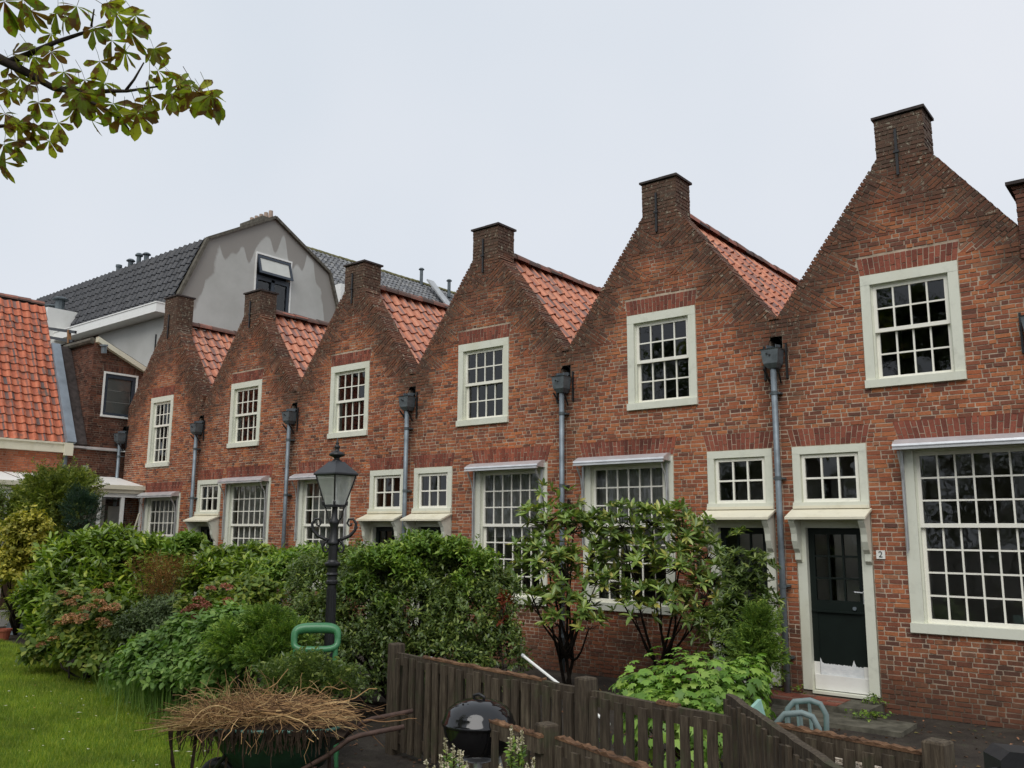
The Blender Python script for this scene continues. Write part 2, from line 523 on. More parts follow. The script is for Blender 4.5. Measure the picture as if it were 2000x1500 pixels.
UNIT = []
for i in range(10):
    mb = MB()
    j = lambda s: rnd.uniform(-s, s)
    f = [(-0.5 + j(0.02), -0.5 + j(0.06)), (0.5 + j(0.02), -0.5 + j(0.06)), (0.5 + j(0.02), 0.5 + j(0.06)), (-0.5 + j(0.02), 0.5 + j(0.06))]
    mb.prism(FAC, f, -1.0, 0.0)
    UNIT.append(mb.mesh('brick'))

def in_view(p, m=0.0):
    q = CAMINV @ Vector(p)
    if q.z > -0.5: return False
    s = 1702.04 / -q.z
    return abs(q.x * s) < 1000 + m and abs(q.y * s) < 750 + m
CAMINV = cam.matrix_world.inverted()

def lay(bricks, parent, n_ind, joined='brickwork', ok=None):
    """the bricks that show largest become parts of their own, the rest one joined part"""
    order = []
    for i, (q, nf, d, fr, key) in enumerate(bricks):
        c = fr((q[0][0] + q[2][0]) / 2, 0, (q[0][1] + q[2][1]) / 2)
        wide = q[1][0] - q[0][0]
        if d < 0.1 and in_view(c) and (ok is None or ok(c)) and not key.endswith('arch') and wide > 0.11:
            order.append(((Vector(c) - CAMP).length, i))
    order.sort()
    ind = set(i for _, i in order[:n_ind])
    off = origin_of(parent)
    joined_m = {}
    for i, (q, nf, d, fr, key) in enumerate(bricks):
        if i in ind:
            um = rnd.choice(UNIT)
            o = bpy.data.objects.new('brick', um)
            COL.objects.link(o)
            o.parent = parent
            cu, cz = sum(p[0] for p in q) / 4, sum(p[1] for p in q) / 4
            du, dz = q[1][0] - q[0][0], q[1][1] - q[0][1]
            w = math.hypot(du, dz)
            h = math.hypot(q[3][0] - q[0][0], q[3][1] - q[0][1])
            ang = math.atan2(dz, du)
            ux = Vector((fr.u.x, fr.u.y, 0)) * math.cos(ang) + Vector((0, 0, 1)) * math.sin(ang)
            uz = -Vector((fr.u.x, fr.u.y, 0)) * math.sin(ang) + Vector((0, 0, 1)) * math.cos(ang)
            uy = -fr.n
            c = Vector(fr(cu, nf, cz)) - off
            o.matrix_local = Matrix(((ux.x * w, uy.x * d, uz.x * h, c.x), (ux.y * w, uy.y * d, uz.y * h, c.y), (ux.z * w, uy.z * d, uz.z * h, c.z), (0, 0, 0, 1)))
            if len(um.materials) == 0: um.materials.append(None)
            o.material_slots[0].link = 'OBJECT'
            o.material_slots[0].material = M[key]
        else:
            joined_m.setdefault(key, MB()).prism(fr, q, nf - d, nf, back=d > 0.1)
    for key, mb in joined_m.items():
        o = mb.build('arch_bricks' if key.endswith('arch') else joined, M[key], parent)
        o['kind'] = 'stuff'

def arch(b0, b1, t0, t1, z0, z1, fr=FAC, key='brick_arch'):
    n = max(4, round((b1 - b0) / 0.064))
    out = []
    for i in range(n):
        def at(f, h):
            lo = b0 + (b1 - b0) * f
            hi = t0 + (t1 - t0) * f
            return (lo + (hi - lo) * h, z0 + (z1 - z0) * h)
        fa, fb = (i + 0.075) / n, (i + 0.925) / n
        cuts = [0.02, 0.64, 0.98] if i % 2 else [0.02, 0.34, 0.98]
        for c0, c1 in zip(cuts, cuts[1:]):
            g = 0.02
            out.append(([at(fa, c0 + g), at(fb, c0 + g), at(fb, c1 - g), at(fa, c1 - g)], rnd.uniform(-0.004, 0.005), 0.03, fr, key))
    return out

def strips(fr, levels, lim, openings, mat, parent, n0=-TW, n1=-0.0065, name='wall'):
    """the mortar body of a wall, cut round its openings"""
    mb = MB()
    lv = sorted(set(round(l, 4) for l in levels))
    for za, zb in zip(lv, lv[1:]):
        if zb - za < 1e-4: continue
        e = 1e-5
        la, lb = lim(za + e), lim(zb - e)
        ia, ib = [la], [lb]
        for o in openings:
            if o[2] < zb - e and o[3] > za + e:
                ia, ib = sub(ia, o[0], o[1]), sub(ib, o[0], o[1])
        for (p, q), (r_, s) in zip(ia, ib):
            mb.prism(fr, [(p, za), (q, za), (s, zb), (r_, zb)], n0, n1)
    return mb.build(name, mat, parent)

# ------------------------------------------------------------------ joinery
def unit_pane(w, h, cache={}):
    k = (round(w, 3), round(h, 3))
    if k not in cache:
        mb = MB()
        mb.poly([(-w / 2, 0, -h / 2), (w / 2, 0, -h / 2), (w / 2, 0, h / 2), (-w / 2, 0, h / 2)])
        cache[k] = mb.mesh('pane')
        cache[k].materials.append(M['glass'])
    return cache[k]

def pane(parent, fr, a0, a1, n, z0, z1):
    o = link('pane', unit_pane(a1 - a0, z1 - z0), None, parent)
    o.location = Vector(fr((a0 + a1) / 2, n, (z0 + z1) / 2)) - origin_of(parent)
    yaw = math.atan2(fr.u.y, fr.u.x)
    o.rotation_euler = (rnd.gauss(0, 0.010), 0, yaw + rnd.gauss(0, 0.010))
    return o

def sash(parent, fr, a0, a1, n0, n1, z0, z1, cols, nrow, mat, stile=0.042, rail=0.05, bar=0.021, bars_mat=None):
    mb = MB()
    mb.box(fr, a0, a0 + stile, n0, n1, z0, z1)
    mb.box(fr, a1 - stile, a1, n0, n1, z0, z1)
    mb.box(fr, a0 + stile, a1 - stile, n0, n1 - 0.001, z0, z0 + rail)
    mb.box(fr, a0 + stile, a1 - stile, n0, n1 - 0.001, z1 - rail * 0.8, z1)
    mb.build('sash', mat, parent)
    A0, A1, Z0, Z1 = a0 + stile, a1 - stile, z0 + rail, z1 - rail * 0.8
    cw, rh = (A1 - A0) / cols, (Z1 - Z0) / nrow
    for i in range(1, cols):
        mb = MB()
        x = A0 + cw * i
        mb.prism(fr, [(x - bar / 2, Z0), (x + bar / 2, Z0), (x + bar / 2, Z1), (x - bar / 2, Z1)], n0 + 0.006, n1 - 0.006)
        mb.build('glazing_bar', bars_mat or mat, parent)
    for i in range(1, nrow):
        mb = MB()
        z = Z0 + rh * i
        mb.box(fr, A0, A1, n0 + 0.008, n1 - 0.008, z - bar / 2, z + bar / 2)
        mb.build('glazing_bar', bars_mat or mat, parent)
    for i in range(cols):
        for j in range(nrow):
            pane(parent, fr, A0 + cw * i, A0 + cw * (i + 1), (n0 + n1) / 2 - 0.003, Z0 + rh * j, Z0 + rh * (j + 1))

def window_frame(parent, fr, a0, a1, z0, z1, side, top, sill, name='window', mat=None, n0=-0.17, n1=0.012):
    mb = MB()
    mb.box(fr, a0, a0 + side, n0, n1, z0 + sill, z1 - top)
    mb.box(fr, a1 - side, a1, n0, n1, z0 + sill, z1 - top)
    mb.box(fr, a0, a1, n0, n1 + 0.002, z1 - top, z1)
    mb.box(fr, a0 - 0.008, a1 + 0.008, n0, n1 + 0.03, z0, z0 + sill)
    # inner bead
    b = 0.02
    mb.box(fr, a0 + side, a0 + side + b, n0, -0.035, z0 + sill, z1 - top)
    mb.box(fr, a1 - side - b, a1 - side, n0, -0.035, z0 + sill, z1 - top)
    mb.box(fr, a0 + side + b, a1 - side - b, n0, -0.034, z1 - top - b, z1 - top)
    return mb.build(name, mat or M['paint'], parent)

def slider(parent, fr, a0, a1, z0, z1, side, top, sill, cols, up, lo, zm):
    w = window_frame(parent, fr, a0, a1, z0, z1, side, top, sill)
    i0, i1 = a0 + side + 0.02, a1 - side - 0.02
    sash(w, fr, i0, i1, -0.085, -0.045, zm - 0.028, z1 - top - 0.02, cols, up, M['sash'])
    sash(w, fr, i0, i1, -0.128, -0.088, z0 + sill, zm + 0.02, cols, lo, M['sash'])
    return w

def awning(parent, fr, a0, a1, ztop, zlow):
    mb = MB()
    pf = [(0.014, ztop - 0.12), (0.05, ztop - 0.125), (0.215, ztop - 0.115), (0.235, ztop - 0.10), (0.228, ztop - 0.075), (0.10, ztop - 0.01), (0.014, ztop)]
    fr2 = Frame(fr(a0, 0, 0), fr.n, -fr.u)
    mb.prism(fr2, [(q[0], q[1]) for q in pf], -(a1 - a0), 0.0)
    aw = mb.build('awning_cassette', M['alu'], parent)
    mb = MB()
    mb.box(fr, a0 + 0.004, a1 - 0.004, 0.205, 0.246, ztop - 0.145, ztop - 0.12)
    mb.build('drop_bar', M['alu'], aw)
    for x in (a0 + 0.055, a1 - 0.055):
        mb = MB()
        mb.box(fr, x - 0.016, x + 0.016, 0.018, 0.045, zlow, ztop - 0.15)
        mb.tube([fr(x, 0.20, ztop - 0.16), fr(x, 0.17, ztop - 0.23), fr(x, 0.10, ztop - 0.33), fr(x, 0.066, ztop - 0.50), fr(x, 0.06, zlow - 0.05)], 0.013, 6)
        mb.build('folding_arm', M['alu_dull'], aw)

def text_mesh(s, size, depth=0.002):
    cu = bpy.data.curves.new('digit', 'FONT')
    cu.body, cu.size, cu.extrude = s, size, depth
    cu.align_x, cu.align_y = 'CENTER', 'CENTER'
    ob = bpy.data.objects.new('digit', cu)
    COL.objects.link(ob)
    bpy.context.view_layer.update()
    me = bpy.data.meshes.new_from_object(ob.evaluated_get(bpy.context.evaluated_depsgraph_get()))
    bpy.data.objects.remove(ob)
    return me

def number_plate(parent, s, a, z):
    mb = MB()
    mb.box(FAC, a - 0.052, a + 0.052, 0.004, 0.016, z - 0.052, z + 0.052)
    pl = mb.build('number_plate', M['white'], parent)
    o = link('digit', text_mesh(s, 0.105), M['iron'], pl)
    o.location = Vector(FAC(a, 0.0185, z)) - origin_of(parent)
    o.rotation_euler = (R(90), 0, 0)

def doorway(parent, a0, a1, num=None, primer=False):
    zt = 2.46
    w = window_frame(parent, FAC, a0, a1, zt, 3.262, 0.10, 0.10, 0.07, 'fanlight')
    sash(w, FAC, a0 + 0.115, a1 - 0.115, -0.075, -0.02, zt + 0.07, 3.262 - 0.115, 3, 2, M['sash'], 0.04, 0.045, 0.024)
    mb = MB()
    for x in (a0 + 0.01, a1 - 0.13):
        mb.box(FAC, x, x + 0.12, -0.16, 0.013, 0.17, zt)
    mb.box(FAC, a0 + 0.13, a1 - 0.13, -0.16, 0.008, 2.20, zt)
    mb.box(FAC, a0 + 0.13, a1 - 0.13, -0.16, 0.03, 0.135, 0.168)
    df = mb.build('door_frame', M['paint'], parent)
    # canopy board and its brackets
    mb = MB()
    x0, x1 = a0 - 0.03, a1 + 0.03
    z0, z1, p = 2.445, 2.335, 0.30
    i = len(mb.v)
    mb.v += [(x0, -0.014, z0), (x1, -0.014, z0), (x1, -p, z1), (x0, -p, z1), (x0, -0.014, z0 - 0.03), (x1, -0.014, z0 - 0.03), (x1, -p, z1 - 0.03), (x0, -p, z1 - 0.03)]
    for q in ((0, 3, 2, 1), (4, 5, 6, 7), (0, 1, 5, 4), (1, 2, 6, 5), (2, 3, 7, 6), (3, 0, 4, 7)):
        mb.f.append(tuple(i + a for a in q))
    mb.box(FAC, a0 - 0.01, a1 + 0.01, 0.016, 0.05, 2.447, 2.485)
    cn = mb.build('door_canopy', M['canopy'], parent)
    for x in (a0 + 0.0, a1 - 0.075):
        mb = MB()
        prof = [(0.016, 2.41), (0.26, 2.318), (0.262, 2.275), (0.205, 2.20), (0.175, 2.12), (0.165, 2.03), (0.12, 1.93), (0.07, 1.88), (0.066, 1.79), (0.016, 1.75)]
        mb.prism(Frame((x, 0, 0), (0, -1, 0), (1, 0, 0)), [(a, b) for a, b in prof], 0.0, 0.075)
        mb.build('bracket', M['paint'], cn)
    # door leaf
    d0, d1, zb, zh = a0 + 0.132, a1 - 0.132, 0.172, 2.197
    n0, n1 = -0.115, -0.07
    g0, g1, gz0, gz1 = d0 + 0.075, d1 - 0.075, 1.285, 2.115
    mb = MB()
    mb.box(FAC, d0, g0, n0, n1, zb, zh)
    mb.box(FAC, g1, d1, n0, n1, zb, zh)
    mb.box(FAC, g0, g1, n0, n1 - 0.001, gz1, zh)
    mb.box(FAC, g0, g1, n0, n1 - 0.001, 1.13, gz0)
    mb.box(FAC, g0, g1, n0, n1 - 0.012, zb, 1.13)
    mb.box(FAC, d0 + 0.01, d1 - 0.01, n1, n1 + 0.022, 1.135, 1.155)
    leaf = mb.build('door', M['door'], parent)
    cw, rh = (g1 - g0) / 3, (gz1 - gz0) / 3
    for i in (1, 2):
        mb = MB(); mb.box(FAC, g0 + cw * i - 0.012, g0 + cw * i + 0.012, n0 + 0.004, n1 - 0.004, gz0, gz1); mb.build('glazing_bar', M['door'], leaf)
        mb = MB(); mb.box(FAC, g0, g1, n0 + 0.006, n1 - 0.006, gz0 + rh * i - 0.012, gz0 + rh * i + 0.012); mb.build('glazing_bar', M['door'], leaf)
    for i in range(3):
        for j in range(3):
            pane(leaf, FAC, g0 + cw * i, g0 + cw * (i + 1), -0.095, gz0 + rh * j, gz0 + rh * (j + 1))
    if primer:
        mb = MB()
        mb.tube([FAC(d1 - 0.02, n1, 1.40), FAC(d1 - 0.02, n1 + 0.045, 1.40), FAC(d1 - 0.125, n1 + 0.05, 1.405)], 0.009, 6)
        mb.box(FAC, d1 - 0.033, d1 - 0.008, n1, n1 + 0.006, 1.26, 1.42)
        mb.build('handle', M['alu'], leaf)
        mb = MB()
        mb.tube([FAC(d1 - 0.14, n1, 1.20), FAC(d1 - 0.14, n1 + 0.03, 1.20)], [0.02, 0.024], 10)
        mb.build('knob', M['zinc'], leaf)
        mb = MB()                       # roughly brushed white undercoat on the foot of the door
        xs = np.linspace(g0 + 0.001, g1 - 0.001, 60)
        prev = None
        pts = [(g0 + 0.001, zb + 0.002), (g1 - 0.001, zb + 0.002)]
        top = [0.50 + 0.07 * max(0, 1 - i / 3) + 0.075 * max(0, 1 - abs(i - 46) / 3.0) - 0.012 * i / 60 + rnd.uniform(-0.007, 0.007) for i in range(60)]
        for i in range(59):
            mb.poly([FAC(xs[i], n1 - 0.0095, zb + 0.002), FAC(xs[i + 1], n1 - 0.0095, zb + 0.002), FAC(xs[i + 1], n1 - 0.0095, top[i + 1]), FAC(xs[i], n1 - 0.0095, top[i])])
        tag(mb.build('undercoat', M['undercoat'], leaf), 'ragged white undercoat on the foot of the door')
        mb = MB()
        mb.box(FAC, d0 + 0.012, d1 - 0.006, n1 + 0.001, n1 + 0.016, zb + 0.006, 0.36)
        mb.box(FAC, d0, g0, n1, n1 + 0.002, zb + 0.004, 0.515)
        mb.box(FAC, g1, d1, n1, n1 + 0.002, zb + 0.004, 0.50)
        mb.build('kick_board', M['white'], leaf)
    if num: number_plate(parent, num[0], num[1], 1.875)
    # dark hall behind, grey wall a step back
    return (a0, a1, 0.15, 3.262)

t = NT('brushed_undercoat')
uc = t.ramp(t.noise(9, 5, 0.7, sc3=(1, 1, 3)), [(0.35, (0.62, 0.65, 0.66)), (0.65, (0.80, 0.81, 0.80))])
M['undercoat'] = t.base(uc, 0.6, 0.3)

# ------------------------------------------------------------------ pantiles
def tile_mesh(name, tw, te, roll=0.045, lift=0.035, pts=7):
    prof = [(0.0, 0.9), (0.12, 0.45), (0.30, -0.15), (0.50, -0.32), (0.68, -0.1), (0.84, 0.62), (0.95, 1.0), (1.04, 0.85)]
    mb = MB()
    for (xa, ha), (xb, hb) in zip(prof, prof[1:]):
        xa, xb, ha, hb = xa * tw, xb * tw, ha * roll, hb * roll
        mb.poly([(xa, 0, ha + lift), (xb, 0, hb + lift), (xb, te * 1.16, hb), (xa, te * 1.16, ha)])
        mb.poly([(xb, 0, hb + lift), (xa, 0, ha + lift), (xa, 0.004, ha + lift - 0.022), (xb, 0.004, hb + lift - 0.022)])
    return mb.mesh(name)

def roof_field(parent, o, X, Y, cols, nrow, tw, te, me, mat, n_ind, shown=None, jit=0.006):
    """tiles laid from the eave corner o; X along the eave, Y up the slope. The ones in view become parts of their own."""
    X, Y = Vector(X).normalized(), Vector(Y).normalized()
    Z = X.cross(Y)
    off = origin_of(parent)
    if len(me.materials) == 0: me.materials.append(mat)
    cand = []
    for j in range(nrow):
        for i in range(cols):
            p = Vector(o) + X * (i * tw + rnd.uniform(-jit, jit)) + Y * (j * te + rnd.uniform(-jit, jit) * 1.5) + Z * rnd.uniform(0, 0.006)
            vis = in_view(p, 30) and (shown is None or shown(p))
            cand.append((0 if vis else 1, (p - CAMP).length, p))
    cand.sort(key=lambda c: (c[0], c[1]))
    rest = MB()
    vs_ = [v.co.copy() for v in me.vertices]
    fs_ = [tuple(f.vertices) for f in me.polygons]
    for k, (hid, dist, p) in enumerate(cand):
        a = rnd.gauss(0, 0.012)
        X2 = (X * math.cos(a) + Y * math.sin(a)); Y2 = (Y * math.cos(a) - X * math.sin(a))
        if k < n_ind and not hid:
            ob = bpy.data.objects.new('roof_tile', me)
            COL.objects.link(ob)
            ob.parent = parent
            q = p - off
            ob.matrix_local = Matrix(((X2.x, Y2.x, Z.x, q.x), (X2.y, Y2.y, Z.y, q.y), (X2.z, Y2.z, Z.z, q.z), (0, 0, 0, 1)))
        else:
            b = len(rest.v)
            for v in vs_: rest.v.append(tuple(p + X2 * v.x + Y2 * v.y + Z * v.z))
            rest.f += [tuple(b + i for i in f) for f in fs_]
    if rest.v:
        rest.build('far_tiles', mat, parent)['kind'] = 'stuff'

def ridge_tiles(parent, p, q, L, r_, mat):
    p, q = Vector(p), Vector(q)
    d = (q - p).normalized()
    n = int((q - p).length / L)
    s = d.cross(Vector((0, 0, 1))).normalized()
    off = origin_of(parent)
    mb = MB()
    prof = [(math.cos(R(a)) * r_, math.sin(R(a)) * r_ * 0.9) for a in range(-10, 191, 25)]
    for (a0, b0), (a1, b1) in zip(prof, prof[1:]):
        mb.poly([(a0, 0, b0), (a1, 0, b1), (a1 * 0.93, L * 1.06, b1 * 0.90), (a0 * 0.93, L * 1.06, b0 * 0.90)])
    mb.poly([(a * 0.999, 0.001, b * 0.999) for a, b in prof])
    me = mb.mesh('ridge_tile')
    me.materials.append(mat)
    for i in range(n):
        o = bpy.data.objects.new('ridge_tile', me)
        COL.objects.link(o)
        o.parent = parent
        c = p + d * (i * L) + Vector((rnd.uniform(-0.01, 0.01), 0, rnd.uniform(-0.01, 0.008))) - off
        o.matrix_local = Matrix(((s.x, d.x, 0, c.x), (s.y, d.y, 0, c.y), (s.z, d.z, 1, c.z), (0, 0, 0, 1)))

PANT = tile_mesh('roof_tile', 0.25, 0.285)

# ------------------------------------------------------------------ the row of gabled cottages
def cottage(k, label, door, bay, num=None, primer=False, left=None, right=None, cap=7.53, base=ZB, win=(-0.60, 0.56, 3.96, 5.44), wrows=(2, 2), roof_to=0.0, zmin=0.0, bayz=3.28):
    a = -k * W
    t = thing('brick_cottage', label, 'house', (a, 0, 0), group='row of gabled brick cottages')
    L = a - W / 2 if left is None else left
    Rr = a + W / 2 if right is None else right
    CH = 0.30
    def lim(z):
        if z >= base: return (a - CH, a + CH)
        h = (base - z) / GS
        return (max(L, a - CH - h), min(Rr, a + CH + h))
    ops = [(a + win[0], a + win[1], win[2], win[3])]
    if bay: ops.append((bay[0], bay[1], 0.97, bayz - 0.045))
    if door: ops.append((door[0], door[1], 0.15, 3.262))
    for hx in (L, Rr):
        ops.append((hx - 0.085, hx + 0.085, 4.60, 4.80))
    # tumbled wedges along the slopes
    wed = []
    bl, hh = 0.56, 0.56 * math.sin(R(53.2))
    hyp = bl / math.cos(R(53.2))
    zi = ZV + 0.03 + (base - ZB)
    while zi + hh < base - 0.02:
        wed.append(zi); zi += hh
    def wed_at(z, side):
        for w0 in wed:
            if w0 <= z < w0 + hh:
                f = (z - w0) / hh
                if side < 0:
                    x1 = lim(w0)[0] + hyp; x2 = lim(w0 + hh)[0]
                    return (lim(z)[0] - 0.02, min(x1 + (x2 - x1) * f, a))
                x1 = lim(w0)[1] - hyp; x2 = lim(w0 + hh)[1]
                return (max(x1 + (x2 - x1) * f, a), lim(z)[1] + 0.02)
        return None
    arches = [(a + win[0] - 0.0, a + win[1] + 0.0, a + win[0] - 0.035, a + win[1] + 0.035, win[3] + 0.002, win[3] + 0.245)]
    if bay: arches.append((bay[0] + 0.0, bay[1] - 0.0, bay[0] - 0.075, bay[1] + 0.075, bayz - 0.03, bayz + 0.25))
    if door: arches.append((door[0] + 0.0, door[1] - 0.0, door[0] - 0.06, door[1] + 0.06, 3.264, 3.51))
    def region(z):
        p, q = lim(z)
        iv = [(p, q)]
        for o in ops:
            if o[2] - 0.02 < z < o[3] + 0.01: iv = sub(iv, o[0] - 0.003, o[1] + 0.003)
        for b0, b1, t0, t1, z0, z1 in arches:
            if z0 - 0.01 < z < z1:
                f = (z - z0) / (z1 - z0)
                iv = sub(iv, b0 + (t0 - b0) * f, b1 + (t1 - b1) * f)
        if z > ZV:
            for s in (-1, 1):
                w_ = wed_at(z, s)
                if w_: iv = sub(iv, *w_)
        return iv
    bricks = rows(region, 0.0, cap, FAC, 'brick', deep=lambda u, z: z > ZV - 0.05 and min(abs(u - lim(z)[0]), abs(u - lim(z)[1])) < 0.02)
    ca, sa = math.cos(R(53.2)), math.sin(R(53.2))
    for w0 in wed:
        for s in (-1, 1):
            px, pz = (lim(w0)[0], w0) if s < 0 else (lim(w0)[1], w0)
            k2, b = 0, 0.0
            while b < bl - 0.01:
                be = min(b + CO, bl)
                bm = (b + be) / 2
                amax = bm * GS
                # stay on this half and clear of the window and its arch
                while amax > 0.03:
                    x = (px + bm * ca + amax * sa) if s < 0 else (px - bm * ca - amax * sa)
                    z = pz + bm * sa - amax * ca
                    if ((x - a) * s < 0 and z > 5.0) or (win[2] < z < win[3] + 0.25 and a + win[0] - 0.03 < x < a + win[1] + 0.03): amax -= 0.02
                    else: break
                cells = fill_row(0.0, amax, k2) if amax > 0.022 else []
                for i, (p, q) in enumerate(cells):
                    def W2(aa, bb):
                        if s < 0: return (px + bb * ca + aa * sa, pz + bb * sa - aa * ca)
                        return (px - bb * ca - aa * sa, pz + bb * sa - aa * ca)
                    j = rnd.uniform(-0.008, -0.001) if i == 0 else 0
                    qa = qb = q
                    if i == len(cells) - 1 and abs(amax - bm * GS) < 1e-6: qa, qb = max(p + 0.01, b * GS), be * GS
                    quad = [W2(p + HJ + j, b + HJ), W2(qa - HJ, b + HJ), W2(qb - HJ, be - HJ), W2(p + HJ + j, be - HJ)]
                    if s > 0: quad = [quad[1], quad[0], quad[3], quad[2]]
                    bricks.append((quad, rnd.uniform(-0.005, 0.006), TW + 0.012 if i == 0 else 0.03, FAC, 'brick'))
                b = be; k2 += 1
    for A in arches: bricks += arch(*A)
    # the stack: sides and back
    D = 0.46
    fR = Frame((a + CH, 0, 0), (0, 1, 0), (1, 0, 0))
    fL = Frame((a - CH, D, 0), (0, -1, 0), (-1, 0, 0))
    for fr in (fR, fL):
        bricks += rows(lambda z: [(0.0, D)], base - 0.12, cap, fr, 'brick')
    lay(bricks, t, 300, ok=lambda c: c[2] > zmin)
    lv = [0.0, ZV, base, cap - 0.012] + [z for o in ops for z in o[2:4]]
    if L > a - W / 2 or Rr < a + W / 2 or base != ZB: lv += [base - (min(a - CH - L, 9)) * GS, base - (Rr - a - CH) * GS]
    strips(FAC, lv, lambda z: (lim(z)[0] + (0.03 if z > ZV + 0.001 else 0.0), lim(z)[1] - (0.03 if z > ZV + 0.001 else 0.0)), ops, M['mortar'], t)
    mb = MB()
    mb.bxyz(a - CH + 0.009, a + CH - 0.009, TW + 0.002, D, base - 0.5, cap - 0.012)
    st = mb.build('chimney', M['mortar'], t)
    mb = MB()
    mb.bxyz(a - CH - 0.028, a + CH * 0.05, -0.03, D + 0.03, cap + 0.002, cap + 0.034)
    mb.bxyz(a + CH * 0.06, a + CH + 0.028, -0.032, D + 0.032, cap, cap + 0.036)
    mb.build('chimney_cap', M['lead_cap'], st)
    mb = MB()
    mb.box(FAC, a - 0.055, a - 0.022, 0.008, 0.03, base - 0.30, base + 0.33)
    mb.box(FAC, a - 0.075, a - 0.002, 0.028, 0.042, base + 0.0, base + 0.03)
    mb.build('wall_anchor', M['iron'], t)
    # windows and door
    wx0, wx1 = a + win[0], a + win[1]
    zi0, zi1 = win[2] + 0.12, win[3] - 0.13
    zm = zi0 + (zi1 - zi0) * wrows[1] / sum(wrows) + 0.01
    slider(t, FAC, wx0, wx1, win[2], win[3], 0.115, 0.13, 0.10, 4, wrows[0], wrows[1], zm)
    if bay:
        slider(t, FAC, bay[0], bay[1], 0.97, bayz - 0.045, 0.145, 0.10, 0.11, 6, 3, 4, 2.235 + (bayz - 3.28))
        awning(t, FAC, bay[0] - 0.03, bay[1] - 0.03 if k % 2 == 0 or True else bay[1], bayz + 0.005, 1.95)
    if door: doorway(t, door[0], door[1], num, primer)
    # rooms
    mb = MB()
    x0, x1 = L + 0.12, Rr - 0.12
    def room(z0, z1, yb):
        y0 = TW - 0.001
        mb.poly([(x0, yb, z0), (x1, yb, z0), (x1, yb, z1), (x0, yb, z1)])
        mb.poly([(x0, y0, z0), (x0, yb, z0), (x0, yb, z1), (x0, y0, z1)])
        mb.poly([(x1, yb, z0), (x1, y0, z0), (x1, y0, z1), (x1, yb, z1)])
        mb.poly([(x0, y0, z0), (x1, y0, z0), (x1, yb, z0), (x0, yb, z0)])
        mb.poly([(x0, yb, z1), (x1, yb, z1), (x1, y0, z1), (x0, y0, z1)])
    room(0.12, 3.40, 4.4)
    mb.build('living_room', M['room'], t)
    if bay and k > 0:
        mb = MB()
        n = 40
        for i in range(n):
            xa, xb = bay[0] + 0.12 + (bay[1] - bay[0] - 0.24) * i / n, bay[0] + 0.12 + (bay[1] - bay[0] - 0.24) * (i + 1) / n
            ya, yb = 0.25 + 0.02 * math.sin(i * 1.7), 0.25 + 0.02 * math.sin((i + 1) * 1.7)
            mb.poly([(xa, ya, bayz - 1.75 + 0.25 * (k % 3)), (xb, yb, bayz - 1.75 + 0.25 * (k % 3)), (xb, yb, bayz - 0.1), (xa, ya, bayz - 0.1)])
        mb.build('net_curtain', M['net'], t)
        for xs in ((bay[0] + 0.14, bay[0] + 0.14 + (0.16 + 0.10 * (k % 2))), (bay[1] - 0.30, bay[1] - 0.14)):
            mb = MB()
            for i in range(10):
                xa, xb = xs[0] + (xs[1] - xs[0]) * i / 10, xs[0] + (xs[1] - xs[0]) * (i + 1) / 10
                mb.poly([(xa, 0.28 + 0.02 * (i % 2), 1.0), (xb, 0.28 + 0.02 * ((i + 1) % 2), 1.0), (xb, 0.28 + 0.02 * ((i + 1) % 2), bayz - 0.1), (xa, 0.28 + 0.02 * (i % 2), bayz - 0.1)])
            mb.build('curtain', M['blind'], t)
    if door:
        mb = MB()
        mb.bxyz(door[0] - 0.12, door[1] + 0.35, 1.25, 1.30, 0.12, 3.395)
        mb.build('hall_wall', M['room'], t)
    mb = MB()
    x0, x1 = a - 0.95, a + 0.95
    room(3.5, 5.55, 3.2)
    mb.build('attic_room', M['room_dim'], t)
    # roof: both slopes, ridge running back
    zr, dep = base + 0.14, 6.6
    for s in (1, -1):
        run = W / 2 - 0.03
        mb = MB()
        y0 = TW + 0.005
        mb.poly([(a, y0, zr - 0.05), (a + s * run, y0, zr - 0.05 - run * GS), (a + s * run, dep, zr - 0.05 - run * GS), (a, dep, zr - 0.05)])
        sl = mb.build('roof_slope', M['felt'], t)
        if (s > 0 and roof_to > 0) or s < 0:
            e = Vector((a + s * run, y0 + 0.01, zr - 0.045 - run * GS))
            Y = Vector((-s * math.cos(R(53.2)), 0, math.sin(R(53.2))))
            nr = int(run / math.cos(R(53.2)) / 0.285)
            if s > 0:
                roof_field(sl, e, (0, 1, 0), Y, int((dep - y0) / 0.25), nr, 0.25, 0.285, PANT, M['tile'], 300, shown=lambda p: p.y < roof_to)
                ridge_tiles(sl, (a, y0 + 0.08, zr + 0.005), (a, dep, zr + 0.005), 0.36, 0.125, M['ridge'])
            else:
                roof_field(sl, e + Vector((0, dep - y0 - 0.02, 0)), (0, -1, 0), Y, int((dep - y0) / 0.25), nr, 0.25, 0.285, PANT, M['tile'], 0)
    return t

